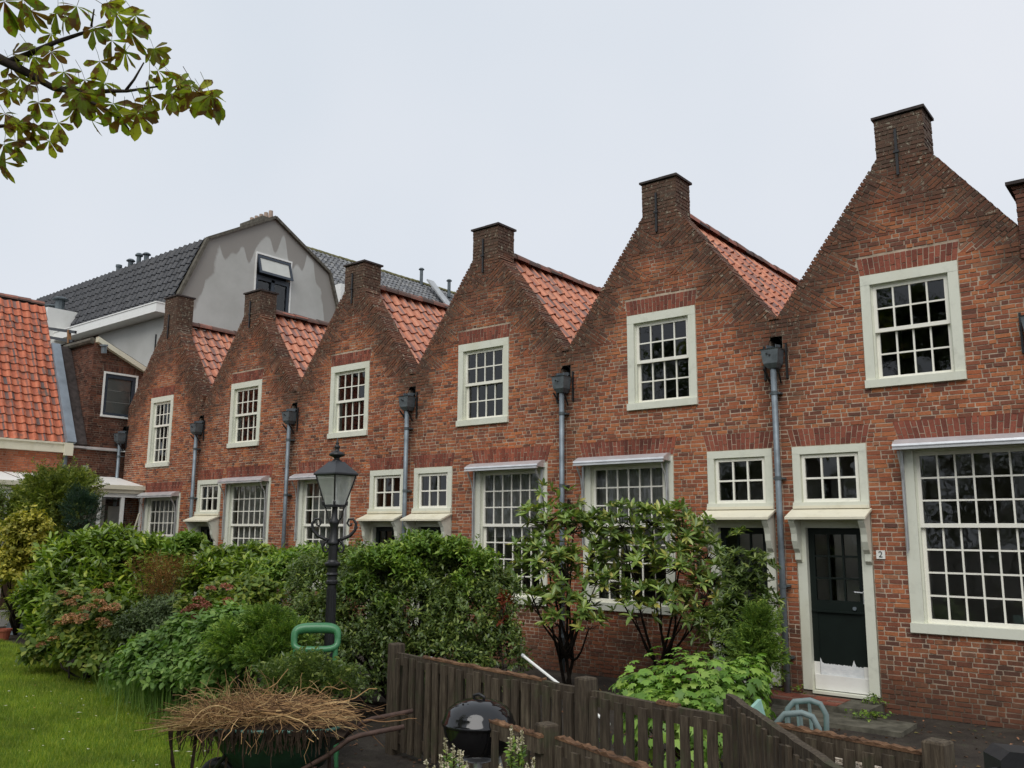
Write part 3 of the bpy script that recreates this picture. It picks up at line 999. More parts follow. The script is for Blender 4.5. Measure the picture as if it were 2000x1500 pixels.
cottage(0, 'nearest brick cottage, beside the black door with a ragged white foot', (-1.613, -0.655), (-0.25, 1.335), ('2', -0.554), True, zmin=0.2)
cottage(1, 'second nearest brick cottage, tall shrubs in front of its wide window', (-2.848, -1.895), (-4.985, -3.395), ('3', -3.03), roof_to=6.4, zmin=1.0)
cottage(2, 'third nearest brick cottage, its awning box above the hedge top', (-8.722, -7.778), (-7.255, -5.685), ('4', -7.62), roof_to=4.6, zmin=2.2)
cottage(3, 'brick cottage with plate number 5, just behind the lamp post', (-9.915, -8.962), (-12.10, -10.475), ('5', -10.045), roof_to=3.6, zmin=2.2)
cottage(4, 'second farthest brick cottage, its narrow door canopy beside a drainpipe', (-15.886, -14.922), (-14.70, -13.065), None, roof_to=3.1, zmin=2.2)
cottage(5, 'farthest brick cottage with a taller chimney stack next to the dark house', None, (-18.20, -16.60), None, left=-19.42, cap=8.0, base=7.22, win=(-0.60, 0.45, 3.66, 5.43), wrows=(2, 3), roof_to=2.9, zmin=2.6, bayz=3.03)

# ------------------------------------------------------------------ drainpipes with their hoppers
def drainpipe(x, label, zb=0.02):
    t = thing('drainpipe', label, 'drainpipe', (x, -0.11, 0), group='zinc drainpipes between the gables')
    c = -0.11
    mb = MB()
    mb.tube([(x, c, zb), (x, c, 2.3), (x, c, 4.37)], 0.041, 14)
    mb.build('pipe', M['zinc'], t, smooth=True)
    for z in (0.55, 1.45, 2.85, 4.0):
        mb = MB()
        mb.tube([(x, c, z - 0.025), (x, c, z + 0.025)], 0.047, 14)
        mb.bxyz(x - 0.075, x + 0.075, c + 0.02, 0.02, z - 0.012, z + 0.012)
        mb.build('pipe_bracket', M['zinc_dark'], t)
    mb = MB()
    i = len(mb.v)
    for hx, f, b, z in ((0.06, 0.16, 0.02, 4.335), (0.10, 0.205, 0.02, 4.40), (0.122, 0.225, 0.02, 4.585), (0.134, 0.238, 0.02, 4.60), (0.112, 0.215, 0.03, 4.60), (0.09, 0.20, 0.03, 4.42)):
        mb.v += [(x - hx, -f, z), (x + hx, -f, z), (x + hx, -b, z), (x - hx, -b, z)]
    for k in range(5):
        for s in range(4):
            s2 = (s + 1) % 4
            mb.f.append((i + 4 * k + s, i + 4 * k + s2, i + 4 * k + 4 + s2, i + 4 * k + 4 + s))
    mb.f.append((i + 3, i + 2, i + 1, i)); mb.f.append((i + 20, i + 21, i + 22, i + 23))
    hp = mb.build('hopper', M['hopper'], t)
    for dx, dz in ((-0.04, 4.53), (0.0, 4.51)):
        mb = MB(); mb.tube([(x + dx, -0.21, dz), (x + dx, -0.232, dz)], 0.012, 8); mb.build('bolt', M['iron'], hp)
    mb = MB()
    for s in (-1, 1):
        mb.bxyz(x + s * 0.155 - 0.012, x + s * 0.155 + 0.012, -0.03, 0.01, 4.20, 4.68)
        mb.beam((x + s * 0.10, -0.20, 4.335), (x + s * 0.07, -0.03, 4.14), 0.018, 0.022)
    mb.build('hopper_stay', M['iron'], t)
    mb = MB()                                    # the outlet through the wall
    ring = [(x + 0.088 * math.cos(R(q)), 4.70 + 0.10 * math.sin(R(q))) for q in range(-20, 201, 20)]
    for (p0, q0), (p1, q1) in zip(ring, ring[1:]):
        mb.poly([(p0, -0.012, q0), (p1, -0.012, q1), (p1, 0.30, q1), (p0, 0.30, q0)])
    mb.bxyz(x - 0.09, x + 0.09, 0.30, 0.31, 4.58, 4.82)
    mb.bxyz(x - 0.095, x - 0.062, -0.02, 0.3, 4.58, 4.64); mb.bxyz(x + 0.062, x + 0.095, -0.02, 0.3, 4.58, 4.64)
    mb.build('outlet', M['dark'], t)
    mb = MB()
    mb.beam((x, -0.16, 4.60), (x, 0.15, 4.635), 0.12, 0.012)
    for s in (-1, 1): mb.beam((x + s * 0.062, -0.15, 4.63), (x + s * 0.062, 0.15, 4.665), 0.01, 0.06)
    mb.build('spout', M['zinc'], t)
    mb = MB()                                    # lead apron in the valley
    mb.poly([(x - 0.07, -0.02, 5.045), (x + 0.07, -0.02, 5.045), (x + 0.10, TW + 0.1, 5.06), (x - 0.10, TW + 0.1, 5.06)])
    mb.build('valley_apron', M['lead_cap'], t)
for i, lb in enumerate(('zinc drainpipe beside the black door with the white foot', 'zinc drainpipe behind the two tall open shrubs', 'zinc drainpipe between the paired canopies nearest the lamp post', 'zinc drainpipe just beyond the lamp post', 'zinc drainpipe above the narrow canopy of the second farthest cottage')):
    drainpipe(-(i + 0.5) * W - 0.012, lb)
drainpipe(-19.53, 'farthest zinc drainpipe against the dark brick house')
drainpipe(1.33, 'nearest zinc drainpipe at the edge of the picture, beside the top window')

# the neighbour's stack that cuts the nearest gable off
t = thing('chimney_stack', 'dark corbelled brick chimney stack at the edge beside the nearest gable', 'chimney', (1.6, 0, 5.3))
def nb(z): return [(1.245 - max(0, (z - 6.05)) * 0.28, 2.0)]
bs = rows(nb, 5.32, 6.22, Frame((0, -0.03, 0)), 'brick_dark') + rows(lambda z: [(0.0, 0.5)], 5.32, 6.22, Frame((1.245, 0.47, 0), (0, -1, 0), (-1, 0, 0)), 'brick_dark')
lay(bs, t, 60)
mb = MB(); mb.bxyz(1.255, 2.0, -0.02, 0.46, 5.32, 6.215); st = mb.build('stack_core', M['mortar_dark'], t)
mb = MB(); mb.bxyz(1.16, 2.06, -0.10, 0.55, 6.222, 6.262); mb.build('chimney_cap', M['lead_cap'], st)

# ------------------------------------------------------------------ the wing with the bright red roof
XW = -19.7
WF = Frame((XW, 0, 0), (0, 1, 0), (1, 0, 0))
t = thing('wing_house', 'low house with steep bright orange tiled roof above a cream gutter board', 'house', (XW, -4, 0))
bs = rows(lambda z: [(-10.0, -1.45)], 2.2, 3.99, WF, 'brick_wing')
lay(bs, t, 200)
mb = MB(); mb.box(WF, -10.0, -1.45, -0.3, -0.006, 0, 4.2); mb.build('wall', M['mortar_wing'], t)
mb = MB(); mb.box(WF, -10.0, -1.33, 0.012, 0.16, 4.0, 4.20); mb.box(WF, -10.0, -1.31, 0.012, 0.20, 4.202, 4.245)
mb.box(WF, -1.52, -1.30, 0.161, 0.205, 3.93, 4.20)
mb.build('gutter', M['canopy'], t)
mb = MB(); mb.tube([WF(-1.43, 0.10, 4.0), WF(-1.43, 0.10, 0.1)], 0.05, 10); mb.build('downpipe', M['zinc_dark'], t)
sv = Vector((-1.95, 0, 3.93)).normalized()
mb = MB()
e = Vector((XW - 0.02, 0, 4.24))
mb.poly([(e.x, -10, e.z), (e.x, -1.46, e.z), (e.x + sv.x * 4.45, -1.46, e.z + sv.z * 4.45), (e.x + sv.x * 4.45, -10, e.z + sv.z * 4.45)])
sl = mb.build('roof_slope', M['felt'], t)
TW2 = tile_mesh('roof_tile', 0.222, 0.222, 0.038, 0.032)
roof_field(sl, (e.x + 0.03, -1.47 - 38 * 0.222, e.z + 0.01), (0, 1, 0), sv, 38, 19, 0.222, 0.222, TW2, M['tile_wing'], 300)
top = e + sv * 4.36
ridge_tiles(sl, (top.x - 0.05, -1.46, top.z), (top.x - 0.05, -10, top.z), 0.34, 0.12, M['ridge'])
mb = MB()
nv = Vector((sv.z, 0, -sv.x))
for (y0, y1, h, m_, nm) in ((-1.46, -1.235, 0.14, 'lead', 'lead_flashing'), (-1.233, -0.93, 0.06, 'lead_cap', 'verge_slab')):
    mb = MB()
    a, b = e + Vector((0.1, 0, -0.02)), e + sv * 3.0
    mb.poly([tuple(a + nv * h + Vector((0, y0, 0))), tuple(a + nv * h + Vector((0, y1, 0))), tuple(b + nv * h + Vector((0, y1, 0))), tuple(b + nv * h + Vector((0, y0, 0)))])
    mb.poly([tuple(a + Vector((0, y0, 0))), tuple(a + nv * h + Vector((0, y0, 0))), tuple(b + nv * h + Vector((0, y0, 0))), tuple(b + Vector((0, y0, 0)))])
    mb.poly([tuple(a + nv * h + Vector((0, y1, 0))), tuple(a + Vector((0, y1, 0))), tuple(b + Vector((0, y1, 0))), tuple(b + nv * h + Vector((0, y1, 0)))])
    mb.poly([tuple(a + Vector((0, y0, 0))), tuple(a + Vector((0, y1, 0))), tuple(a + nv * h + Vector((0, y1, 0))), tuple(a + nv * h + Vector((0, y0, 0)))])
    mb.build(nm, M[m_], t)

# ------------------------------------------------------------------ dark brick house in the corner
t = thing('dark_brick_house', 'narrow dark brick house with a blinded window under a white sloping board', 'house', (XW, 0, 0))
bs = rows(lambda z: [(-1.44, 0.3)], 2.6, 4.14, WF, 'brick_dark')
UF = Frame((XW - 0.04, 0, 0), (0, 1, 0), (1, 0, 0))
rake = lambda y: 6.97 - (y + 0.8) * 0.455
wo = (-0.58, 0.36, 5.02, 6.22)
def ureg(z):
    iv = [(-0.89, min(1.6, -0.8 + (6.93 - z) / 0.455))]
    if wo[2] - 0.02 < z < wo[3] + 0.01: iv = sub(iv, wo[0], wo[1])
    if wo[3] + 0.005 < z < wo[3] + 0.20: iv = sub(iv, wo[0] - 0.04, min(wo[1] + 0.04, 0.3))
    return [q for q in iv if q[1] > q[0] + 0.03]
bs += rows(ureg, 4.22, 7.05, UF, 'brick_dark')
bs += arch(wo[0], 0.26, wo[0] - 0.04, 0.30, wo[3] + 0.003, wo[3] + 0.20, UF, 'brick_dark')
LF = Frame((0, -0.89, 0))
bs += rows(lambda z: [(-22.3, XW - 0.04)], 4.22, 6.98, LF, 'brick_dark')
lay(bs, t, 220)
mb = MB(); mb.box(WF, -1.44, 0.4, -0.3, -0.006, 0, 4.14)
mb.prism(UF, [(-0.88, 4.2), (1.6, 4.2), (1.6, wo[2]), (-0.88, wo[2])], -0.3, -0.006)
mb.prism(UF, [(-0.88, wo[2]), (wo[0], wo[2]), (wo[0], wo[3]), (-0.88, wo[3])], -0.3, -0.006)
mb.prism(UF, [(wo[1], wo[2]), (1.6, wo[2]), (1.6, rake(1.6)), (wo[1], rake(wo[1]))], -0.3, -0.006)
mb.prism(UF, [(-0.88, wo[3]), (wo[1], wo[3]), (wo[1], rake(wo[1]) - 0.01), (-0.88, rake(-0.88))], -0.3, -0.006)
mb.box(LF, -22.3, XW - 0.05, -0.3, -0.006, 4.2, 6.97)
mb.build('wall', M['mortar_dark'], t)
mb = MB(); mb.box(WF, -1.34, 0.05, 0.0, 0.10, 4.15, 4.20); mb.build('gutter', M['alu'], t)
mb = MB()
mb.prism(UF, [(-0.86, rake(-0.86) - 0.05), (0.56, rake(0.56) - 0.05), (0.56, rake(0.56) + 0.09), (-0.86, rake(-0.86) + 0.09)], -0.02, 0.14)
mb.build('barge_board', M['canopy'], t)
mb = MB()
mb.poly([(XW + 0.1, -0.9, rake(-0.9) + 0.1), (XW + 0.1, 1.6, rake(1.6) + 0.1), (XW - 2.6, 1.6, rake(1.6) + 0.1), (XW - 2.6, -0.9, rake(-0.9) + 0.1)])
mb.build('roof_slope', M['felt'], t)
mb = MB(); mb.tube([(XW - 1.6, -0.93, 6.99), (XW - 0.06, -0.93, 6.99)], 0.085, 8); mb.build('coping', M['stone'], t)
w = window_frame(t, UF, wo[0], wo[1], wo[2], wo[3], 0.05, 0.05, 0.05, mat=M['white'])
M['slateframe'] = plain('blue_grey_frame', (0.035, 0.045, 0.06), 0.4, 0.4)
mb = MB()
for q in ((wo[0] + 0.05, wo[0] + 0.13, wo[2] + 0.05, wo[3] - 0.05), (wo[1] - 0.13, wo[1] - 0.05, wo[2] + 0.05, wo[3] - 0.05), (wo[0] + 0.13, wo[1] - 0.13, wo[2] + 0.05, wo[2] + 0.12), (wo[0] + 0.13, wo[1] - 0.13, wo[3] - 0.15, wo[3] - 0.05)):
    mb.box(UF, q[0], q[1], -0.1, -0.01, q[2], q[3])
mb.build('casement', M['slateframe'], w)
for i in range(3):
    mb = MB(); h = (wo[3] - wo[2] - 0.27) / 3
    mb.box(UF, wo[0] + 0.13, wo[1] - 0.13, -0.12, -0.10 - 0.004 * i, wo[2] + 0.12 + i * h, wo[2] + 0.12 + (i + 1) * h - 0.006)
    mb.build('blind', M['blind'], w)
pane(w, UF, wo[0] + 0.13, wo[1] - 0.13, -0.05, wo[2] + 0.12, wo[3] - 0.15)
mb = MB(); mb.tube([(-19.579, -0.702, 6.658), (-19.560, -0.727, 6.843)], 0.07, 10); mb.tube([(-19.560, -0.727, 6.843), (-19.556, -0.732, 6.883)], 0.10, 10); mb.build('vent_pipe', M['zinc'], t)
mb = MB(); mb.box(WF, -0.93, -0.80, 0.004, 0.02, 3.5, 3.72); mb.build('wall_vent', M['alu_dull'], t)

# ------------------------------------------------------------------ glazed lean-to
XC = -18.35
CF = Frame((XC, 0, 0), (0, 1, 0), (1, 0, 0))
t = thing('conservatory', 'white framed glazed lean-to in the corner behind the conifers', 'conservatory', (XC, -2, 0))
mb = MB()
for y in (-4.6, -3.85, -3.15, -2.45, -1.76, -1.07, -0.5, 0.0):
    mb.box(CF, y - 0.05, y + 0.035, -0.08, 0.0, 0.1, 2.95)
mb.box(CF, -4.65, -0.005, -0.082, 0.003, 0.0, 0.35); mb.box(CF, -4.65, -0.005, -0.083, 0.004, 2.90, 3.0)
mb.build('frame', M['white'], t)
mb = MB(); mb.box(CF, -4.7, -0.006, -0.1, 0.05, 3.0, 3.17); mb.box(CF, -4.72, 0.02, 0.051, 0.10, 3.09, 3.19); mb.build('gutter', M['canopy'], t)
ys = [-4.6, -3.85, -3.15, -2.45, -1.76, -1.07, -0.5, 0.0]
for a, b in zip(ys, ys[1:]): pane(t, CF, a + 0.035, b - 0.05, -0.04, 0.35, 2.9)
for i in range(5):
    mb = MB(); y0 = -4.7 + i * 0.94
    mb.poly([CF(y0, 0.06, 3.20), CF(y0 + 0.9, 0.06, 3.20), CF(y0 + 0.9, -1.3, 3.46), CF(y0, -1.3, 3.46)])
    mb.poly([CF(y0, 0.06, 3.15), CF(y0 + 0.9, 0.06, 3.15), CF(y0 + 0.9, 0.06, 3.20), CF(y0, 0.06, 3.20)])
    mb.build('roof_panel', M['white'], t)
mb = MB(); mb.box(CF, -0.42, -0.10, -0.9, -0.85, 0.2, 2.7); mb.box(CF, -1.0, -0.62, -0.7, -0.66, 0.2, 2.9); mb.build('curtain', M['room'], t)

# ------------------------------------------------------------------ mansard building with the grey rendered gable
XM = -22.0
t = NT('grey_render')
sep = t.n.new('ShaderNodeSeparateXYZ'); t.l.new(t.pos(), sep.inputs[0])
y, z = sep.outputs['Y'], sep.outputs['Z']
ay = t.math('ABSOLUTE', t.math('SUBTRACT', y, 6.02))
zu = t.math('SUBTRACT', 12.9, t.math('MULTIPLY', ay, 0.575))
d1 = t.math('SUBTRACT', zu, z)
ye = t.math('ADD', 2.45, t.math('MULTIPLY', t.math('SUBTRACT', 11.5, z), 0.36))
d2 = t.math('SUBTRACT', ye, ay)
n1 = t.n.new('ShaderNodeTexNoise'); n1.noise_dimensions = '1D'; n1.inputs['Scale'].default_value = 1.15; n1.inputs['Detail'].default_value = 1.0
t.l.new(t.math('ADD', y, 3.3), n1.inputs['W'])
lim1 = t.math('ADD', 0.12, t.math('MULTIPLY', t.math('MAXIMUM', t.math('SUBTRACT', n1.outputs['Fac'], 0.33), 0.0), 4.2))
n2 = t.n.new('ShaderNodeTexNoise'); n2.noise_dimensions = '1D'; n2.inputs['Scale'].default_value = 0.8; n2.inputs['Detail'].default_value = 1.0
t.l.new(t.math('ADD', z, 1.7), n2.inputs['W'])
lim2 = t.math('MULTIPLY', n2.outputs['Fac'], 1.05)
wob = t.math('MULTIPLY', t.math('SUBTRACT', t.noise(7, 5, 0.7), 0.5), 0.16)
wet = t.math('MAXIMUM', t.smooth(t.math('ADD', t.math('SUBTRACT', lim1, d1), wob), -0.06, 0.06), t.smooth(t.math('ADD', t.math('SUBTRACT', lim2, d2), wob), -0.06, 0.06))
onx = t.smooth(sep.outputs['X'], XM - 0.3, XM - 0.2)
wet = t.math('MULTIPLY', wet, onx)
rc = t.ramp(t.noise(0.8, 5, 0.6), [(0.3, (0.42, 0.42, 0.39)), (0.7, (0.53, 0.53, 0.50))])
rc = t.mix(t.math('MULTIPLY', wet, 0.85), rc, (0.27, 0.25, 0.225))
t.bump(t.noise(50, 4), 0.2, 0.004)
M['render'] = t.base(rc, 0.9, 0.2)
t = thing('mansard_building', 'tall grey rendered building with black tiled mansard roof behind the cottages', 'building', (XM, 6, 0))
MF = Frame((XM, 0, 0), (0, 1, 0), (1, 0, 0))
wy0, wy1, wz0, wz1 = 5.35, 6.85, 9.1, 11.5
OUT = [(2.50, 9.0), (2.58, 9.25), (3.5, 11.43), (6.02, 12.88), (8.52, 11.46), (9.3, 9.25), (9.42, 9.0)]
def oz(y):
    for (a, b), (c, d_) in zip(OUT, OUT[1:]):
        if a <= y <= c: return b + (d_ - b) * (y - a) / (c - a)
mb = MB()
mb.prism(MF, [(2.50, 0), (9.42, 0), (9.42, 9.0), (2.50, 9.0)], -12.5, 0)
mb.prism(MF, OUT[:3] + [(wy0, wz1 - 0.0)] if False else [(2.50, 9.0), (wy0, 9.0), (wy0, oz(wy0)), (3.5, 11.43), (2.58, 9.25)], -0.3, 0)
mb.prism(MF, [(wy1, 9.0), (9.42, 9.0), (9.3, 9.25), (8.52, 11.46), (wy1, oz(wy1))], -0.3, 0)
mb.prism(MF, [(wy0, wz1), (wy1, wz1), (wy1, oz(wy1)), (6.02, 12.88), (wy0, oz(wy0))], -0.3, 0)
mb.box(MF, wy0, wy1, -0.3, 0, 9.0, wz0)
mb.build('wall', M['render'], t)
mb = MB()
for (a, b), (c, d_) in zip(OUT[1:-1], OUT[2:-1]):
    mb.beam((XM + 0.02, a, b + 0.03), (XM + 0.02, c, d_ + 0.03), 0.18, 0.10)
mb.build('verge', M['stone'], t)
mb = MB()
mb.poly([(XM, 2.5, 9.12), (XM, 3.5, 11.43), (XM - 12.5, 3.5, 11.43), (XM - 12.5, 2.5, 9.12)])
sl = mb.build('roof_slope', M['felt'], t)
BT = tile_mesh('roof_tile', 0.30, 0.33, 0.05, 0.04)
up = Vector((0, 1.0, 2.31)).normalized()
roof_field(sl, (XM - 0.05 - 41 * 0.30, 2.47, 9.12), (1, 0, 0), up, 41, 8, 0.30, 0.31, BT, M['tile_black'], 300)
mb = MB()
mb.poly([(XM, 3.46, 11.44), (XM, 6.02, 12.92), (XM - 12.5, 6.02, 12.92), (XM - 12.5, 3.46, 11.44)])
mb.poly([(XM, 6.02, 12.92), (XM, 8.55, 11.48), (XM - 12.5, 8.55, 11.48), (XM - 12.5, 6.02, 12.92)])
mb.poly([(XM, 8.55, 11.48), (XM, 9.4, 9.1), (XM - 12.5, 9.4, 9.1), (XM - 12.5, 8.55, 11.48)])
mb.build('roof_top', M['tile_black'], t)
mb = MB(); mb.bxyz(XM - 12.6, XM - 0.12, 2.0, 2.5, 8.74, 9.02); mb.bxyz(XM - 12.6, XM - 0.10, 1.98, 2.5, 9.022, 9.06); mb.build('gutter', M['white'], t)
mb = MB(); mb.bxyz(XM - 0.9, XM - 0.87, 2.46, 2.5, 7.5, 8.2); mb.build('wall_anchor', M['iron'], t)
w = window_frame(t, MF, wy0, wy1, wz0, wz1, 0.05, 0.06, 0.06, mat=M['white'], n1=0.03)
mb = MB()
for q in ((wy0 + 0.05, wy0 + 0.15, 9.16, 10.66), (wy1 - 0.15, wy1 - 0.05, 9.16, 10.66), (6.04, 6.18, 9.16, 10.66), (wy0 + 0.15, wy1 - 0.15, 10.56, 10.659), (wy0 + 0.15, wy1 - 0.15, 9.16, 9.25), (wy0 + 0.05, wy1 - 0.05, 10.66, 10.72)):
    mb.box(MF, q[0], q[1], -0.12, 0.0, q[2], q[3])
mb.build('casement', M['slateframe'], w)
pane(w, MF, wy0 + 0.15, 6.04, -0.06, 9.25, 10.56); pane(w, MF, 6.18, wy1 - 0.15, -0.06, 9.25, 10.56)
mb = MB(); mb.box(MF, wy0 + 0.05, wy1 - 0.05, -2.2, -1.5, 9.1, 10.7); mb.build('bedding', M['white'], w)
mb = MB()                               # top light tilted open
tl = lambda a, z, n=0.0: MF(a, 0.02 + n + (wz1 - 0.08 - z) * 0.32, z)
zb, zt = 10.74, wz1 - 0.08
for a0, a1, z0, z1 in ((wy0 + 0.06, wy0 + 0.15, zb, zt), (wy1 - 0.15, wy1 - 0.06, zb, zt), (wy0 + 0.15, wy1 - 0.15, zb, zb + 0.09), (wy0 + 0.15, wy1 - 0.15, zt - 0.09, zt)):
    mb.poly([tl(a0, z0), tl(a1, z0), tl(a1, z1), tl(a0, z1)])
    mb.poly([tl(a1, z0, -0.06), tl(a0, z0, -0.06), tl(a0, z1, -0.06), tl(a1, z1, -0.06)])
    mb.poly([tl(a0, z0, -0.06), tl(a1, z0, -0.06), tl(a1, z0), tl(a0, z0)])
    mb.poly([tl(a1, z0, -0.06), tl(a1, z1, -0.06), tl(a1, z1), tl(a1, z0)])
op = mb.build('top_light', M['slateframe'], w)
mb = MB(); mb.poly([tl(wy0 + 0.15, zb + 0.09, -0.03), tl(wy1 - 0.15, zb + 0.09, -0.03), tl(wy1 - 0.15, zt - 0.09, -0.03), tl(wy0 + 0.15, zt - 0.09, -0.03)]); mb.build('blind', M['blind'], w)
def flue(parent, p, h, r_, cap=True, name='flue_pipe', mat='zinc_dark'):
    mb = MB(); p = Vector(p)
    mb.lathe([(r_, -0.5), (r_, h * 0.8)], p, 10)
    if cap: mb.lathe([(r_ * 1.7, h * 0.8), (r_ * 1.75, h * 0.87), (r_ * 1.0, h)], p, 10)
    else: mb.lathe([(r_ * 1.25, h * 0.75), (r_ * 1.25, h)], p, 10)
    mb.build(name, M[mat], parent)
for q, h, r_, c in (((-28.173, 3.700, 11.427), 0.36, 0.09, False), ((-27.314, 3.700, 11.424), 0.42, 0.09, True), ((-26.735, 3.700, 11.430), 0.52, 0.08, True), ((-26.207, 3.700, 11.463), 0.40, 0.085, True), ((-34.212, 3.700, 11.136), 0.40, 0.12, False)):
    flue(t, q, h, r_, c)
M['pot'] = plain('buff_chimney_pot', (0.36, 0.27, 0.21), 0.85)
mb = MB(); c = Vector((-23.600, 6.493, 13.274))
mb.bxyz(c.x - 0.9, c.x + 0.5, c.y - 0.2, c.y + 0.6, c.z - 1.0, c.z + 0.05); ch = mb.build('chimney', M['stone'], t)
for i in range(5):
    mb = MB(); mb.lathe([(0.09, 0.05), (0.075, 0.36)], (c.x - 0.75 + 0.29 * i, c.y + 0.2, c.z), 8); mb.build('chimney_pot', M['pot'], ch)
# white louvred dormer and its vents at the far end of the black roof
t2 = Vector((-29.557, 2.200, 9.320))
mb = MB(); mb.bxyz(t2.x - 1.2, t2.x + 0.5, 1.7, 3.2, t2.z - 0.9, t2.z + 0.6); dm = mb.build('dormer', M['white'], t)
for i in range(3):
    mb = MB(); mb.bxyz(t2.x - 0.1, t2.x + 0.35, 1.66, 1.7, t2.z - 0.7 + i * 0.38, t2.z - 0.5 + i * 0.38); mb.build('louvre', M['zinc_dark'], dm)
flue(t, (t2.x + 0.05, 2.3, t2.z + 0.6), 0.55, 0.16); flue(t, (t2.x - 0.6, 2.3, t2.z + 0.55), 0.4, 0.2)

# a short length of roof rail beside the red roof
rl = thing('roof_rail', 'short dark rail with a rusty post between red and black roofs', 'railing', (-25.575, 0.600, 8.281))
mb = MB(); mb.beam((-26.593, 0.600, 8.594), (-24.223, 0.600, 8.109), 0.06, 0.09); mb.beam((-26.451, 0.600, 8.284), (-24.339, 0.600, 7.833), 0.06, 0.09); mb.build('bar', M['iron'], rl)
mb = MB(); mb.beam((-24.690, 0.600, 8.240), (-24.605, 0.600, 7.803), 0.09, 0.09); mb.build('post', plain('rusty_steel', (0.24, 0.12, 0.05), 0.8), rl)

# ------------------------------------------------------------------ far grey pantiled roof
t = thing('far_house', 'far house with mossy grey pantiled roof beyond the rendered gable', 'house', (-30, 18, 0))
mb = MB(); mb.bxyz(-37.0, -25.4, 11.0, 34, 0, 11.2); mb.build('wall', M['render'], t)
mb = MB()
mb.poly([(-25.2, 10.9, 11.0), (-25.2, 34, 11.0), (-30, 34, 15.45), (-30, 10.9, 15.3)]); mb.poly([(-37.2, 34, 11.0), (-37.2, 10.9, 11.0), (-30, 10.9, 15.3), (-30, 34, 15.45)])
mb.poly([(-25.2, 10.9, 11.0), (-30, 10.9, 15.3), (-37.2, 10.9, 11.0)])
sl = mb.build('roof_slope', M['tile_grey'], t)
GT = tile_mesh('roof_tile', 0.27, 0.30, 0.06, 0.05)
gy = Vector((-4.8, 0, 4.4)).normalized()
roof_field(sl, (-25.2, 10.9, 11.05), (0, 1, 0), gy, 84, 21, 0.27, 0.30, GT, M['tile_grey'], 0)
ridge_tiles(sl, (-30, 10.9, 15.36), (-30, 34, 15.5), 0.42, 0.16, plain('mossy_ridge', (0.17, 0.16, 0.08), 0.9, 0.1, 0, 0.5, 4))
mb = MB(); mb.beam((-29.400, 21.378, 15.528), (-27.600, 21.276, 13.567), 0.5, 0.08, (0.7, 0, 0.7)); mb.build('zinc_valley', M['alu_dull'], t)
for q in ((-29.700, 21.007, 15.697), (-29.200, 22.676, 15.355)): flue(t, q, 0.5, 0.09)
mb = MB(); mb.bxyz(-26.6, -25.0, 11.6, 13.2, 10.5, 12.35); dm = mb.build('dormer', M['white'], t)
mb = MB(); mb.bxyz(-25.0, -24.95, 11.8, 13.0, 10.7, 12.0); mb.build('pane', M['slateframe'], dm)

# ------------------------------------------------------------------ steps at the near door
M['paver'] = brick_mat('worn_step_brick', [(0, (0.16, 0.05, 0.035)), (0.5, (0.27, 0.085, 0.05)), (1, (0.20, 0.12, 0.09))], row=False)
M['concrete'] = plain('mossy_concrete', (0.105, 0.098, 0.075), 0.9, 0.2, 0, 0.5, 7, 0.6)
t = thing('door_steps', 'worn brick and concrete steps below the door with a white foot', 'steps', (-1.2, -0.4, 0))
mb = MB(); mb.bxyz(-2.05, -0.62, -0.62, -0.02, 0.0, 0.115); mb.build('upper_step', M['concrete'], t)
mb = MB(); mb.bxyz(-2.0, -0.10, -1.25, -0.63, 0.0, 0.05); mb.build('lower_step', M['concrete'], t)
def pavers(parent, x0, x1, y0, y1, z, n=0.21, m=0.105):
    x = x0
    k = 0
    while x < x1 - 0.05:
        y = y0
        while y < y1 - 0.05:
            o = bpy.data.objects.new('brick', UNIT[k % 10]); COL.objects.link(o); o.parent = parent
            if len(UNIT[k % 10].materials) == 0: UNIT[k % 10].materials.append(None)
            o.material_slots[0].link = 'OBJECT'; o.material_slots[0].material = M['paver']
            c = Vector((x + n / 2, y + m / 2, z + rnd.uniform(-0.004, 0.004))) - origin_of(parent)
            o.matrix_local = Matrix(((n * 0.94, 0, 0, c.x), (0, 0, m * 0.9, c.y), (0, -0.05, 0, c.z), (0, 0, 0, 1)))
            y += m; k += 1
        x += n
pavers(t, -2.04, -1.05, -0.60, -0.05, 0.121)

# ------------------------------------------------------------------ lamp post
LX, LY = -4.62, -5.26
t = thing('lamp_post', 'black cast iron lamp post with tapered glass lantern, among the shrubs', 'lamp post', (LX, LY, 0))
mb = MB()
prof = [(0.16, 0.0), (0.16, 0.10), (0.11, 0.16), (0.095, 0.5), (0.07, 0.56), (0.058, 0.62), (0.050, 1.0), (0.046, 1.52), (0.046, 1.56), (0.062, 1.575), (0.064, 1.60), (0.050, 1.615), (0.050, 1.65), (0.066, 1.67), (0.05, 1.69), (0.056, 1.74), (0.083, 1.765), (0.085, 1.785), (0.06, 1.80), (0.048, 1.82), (0.050, 1.97), (0.046, 2.0)]
mb.lathe(prof, (LX, LY, 0), 24)
for i in range(12):
    a = i * math.pi / 6
    mb.tube([(LX + 0.052 * math.cos(a), LY + 0.052 * math.sin(a), 0.64), (LX + 0.046 * math.cos(a), LY + 0.046 * math.sin(a), 1.52)], 0.006, 5)
po = mb.build('post', M['iron'], t)
mb = MB(); mb.lathe([(0.058, 1.975), (0.062, 1.99), (0.062, 2.01), (0.045, 2.03), (0.036, 2.16), (0.052, 2.20), (0.056, 2.225), (0.036, 2.25), (0.028, 2.36), (0.04, 2.40)], (LX, LY, 0), 20)
mb.build('neck', M['iron'], po, smooth=True)
cy_, sy_ = math.cos(0.6779), math.sin(0.6779)
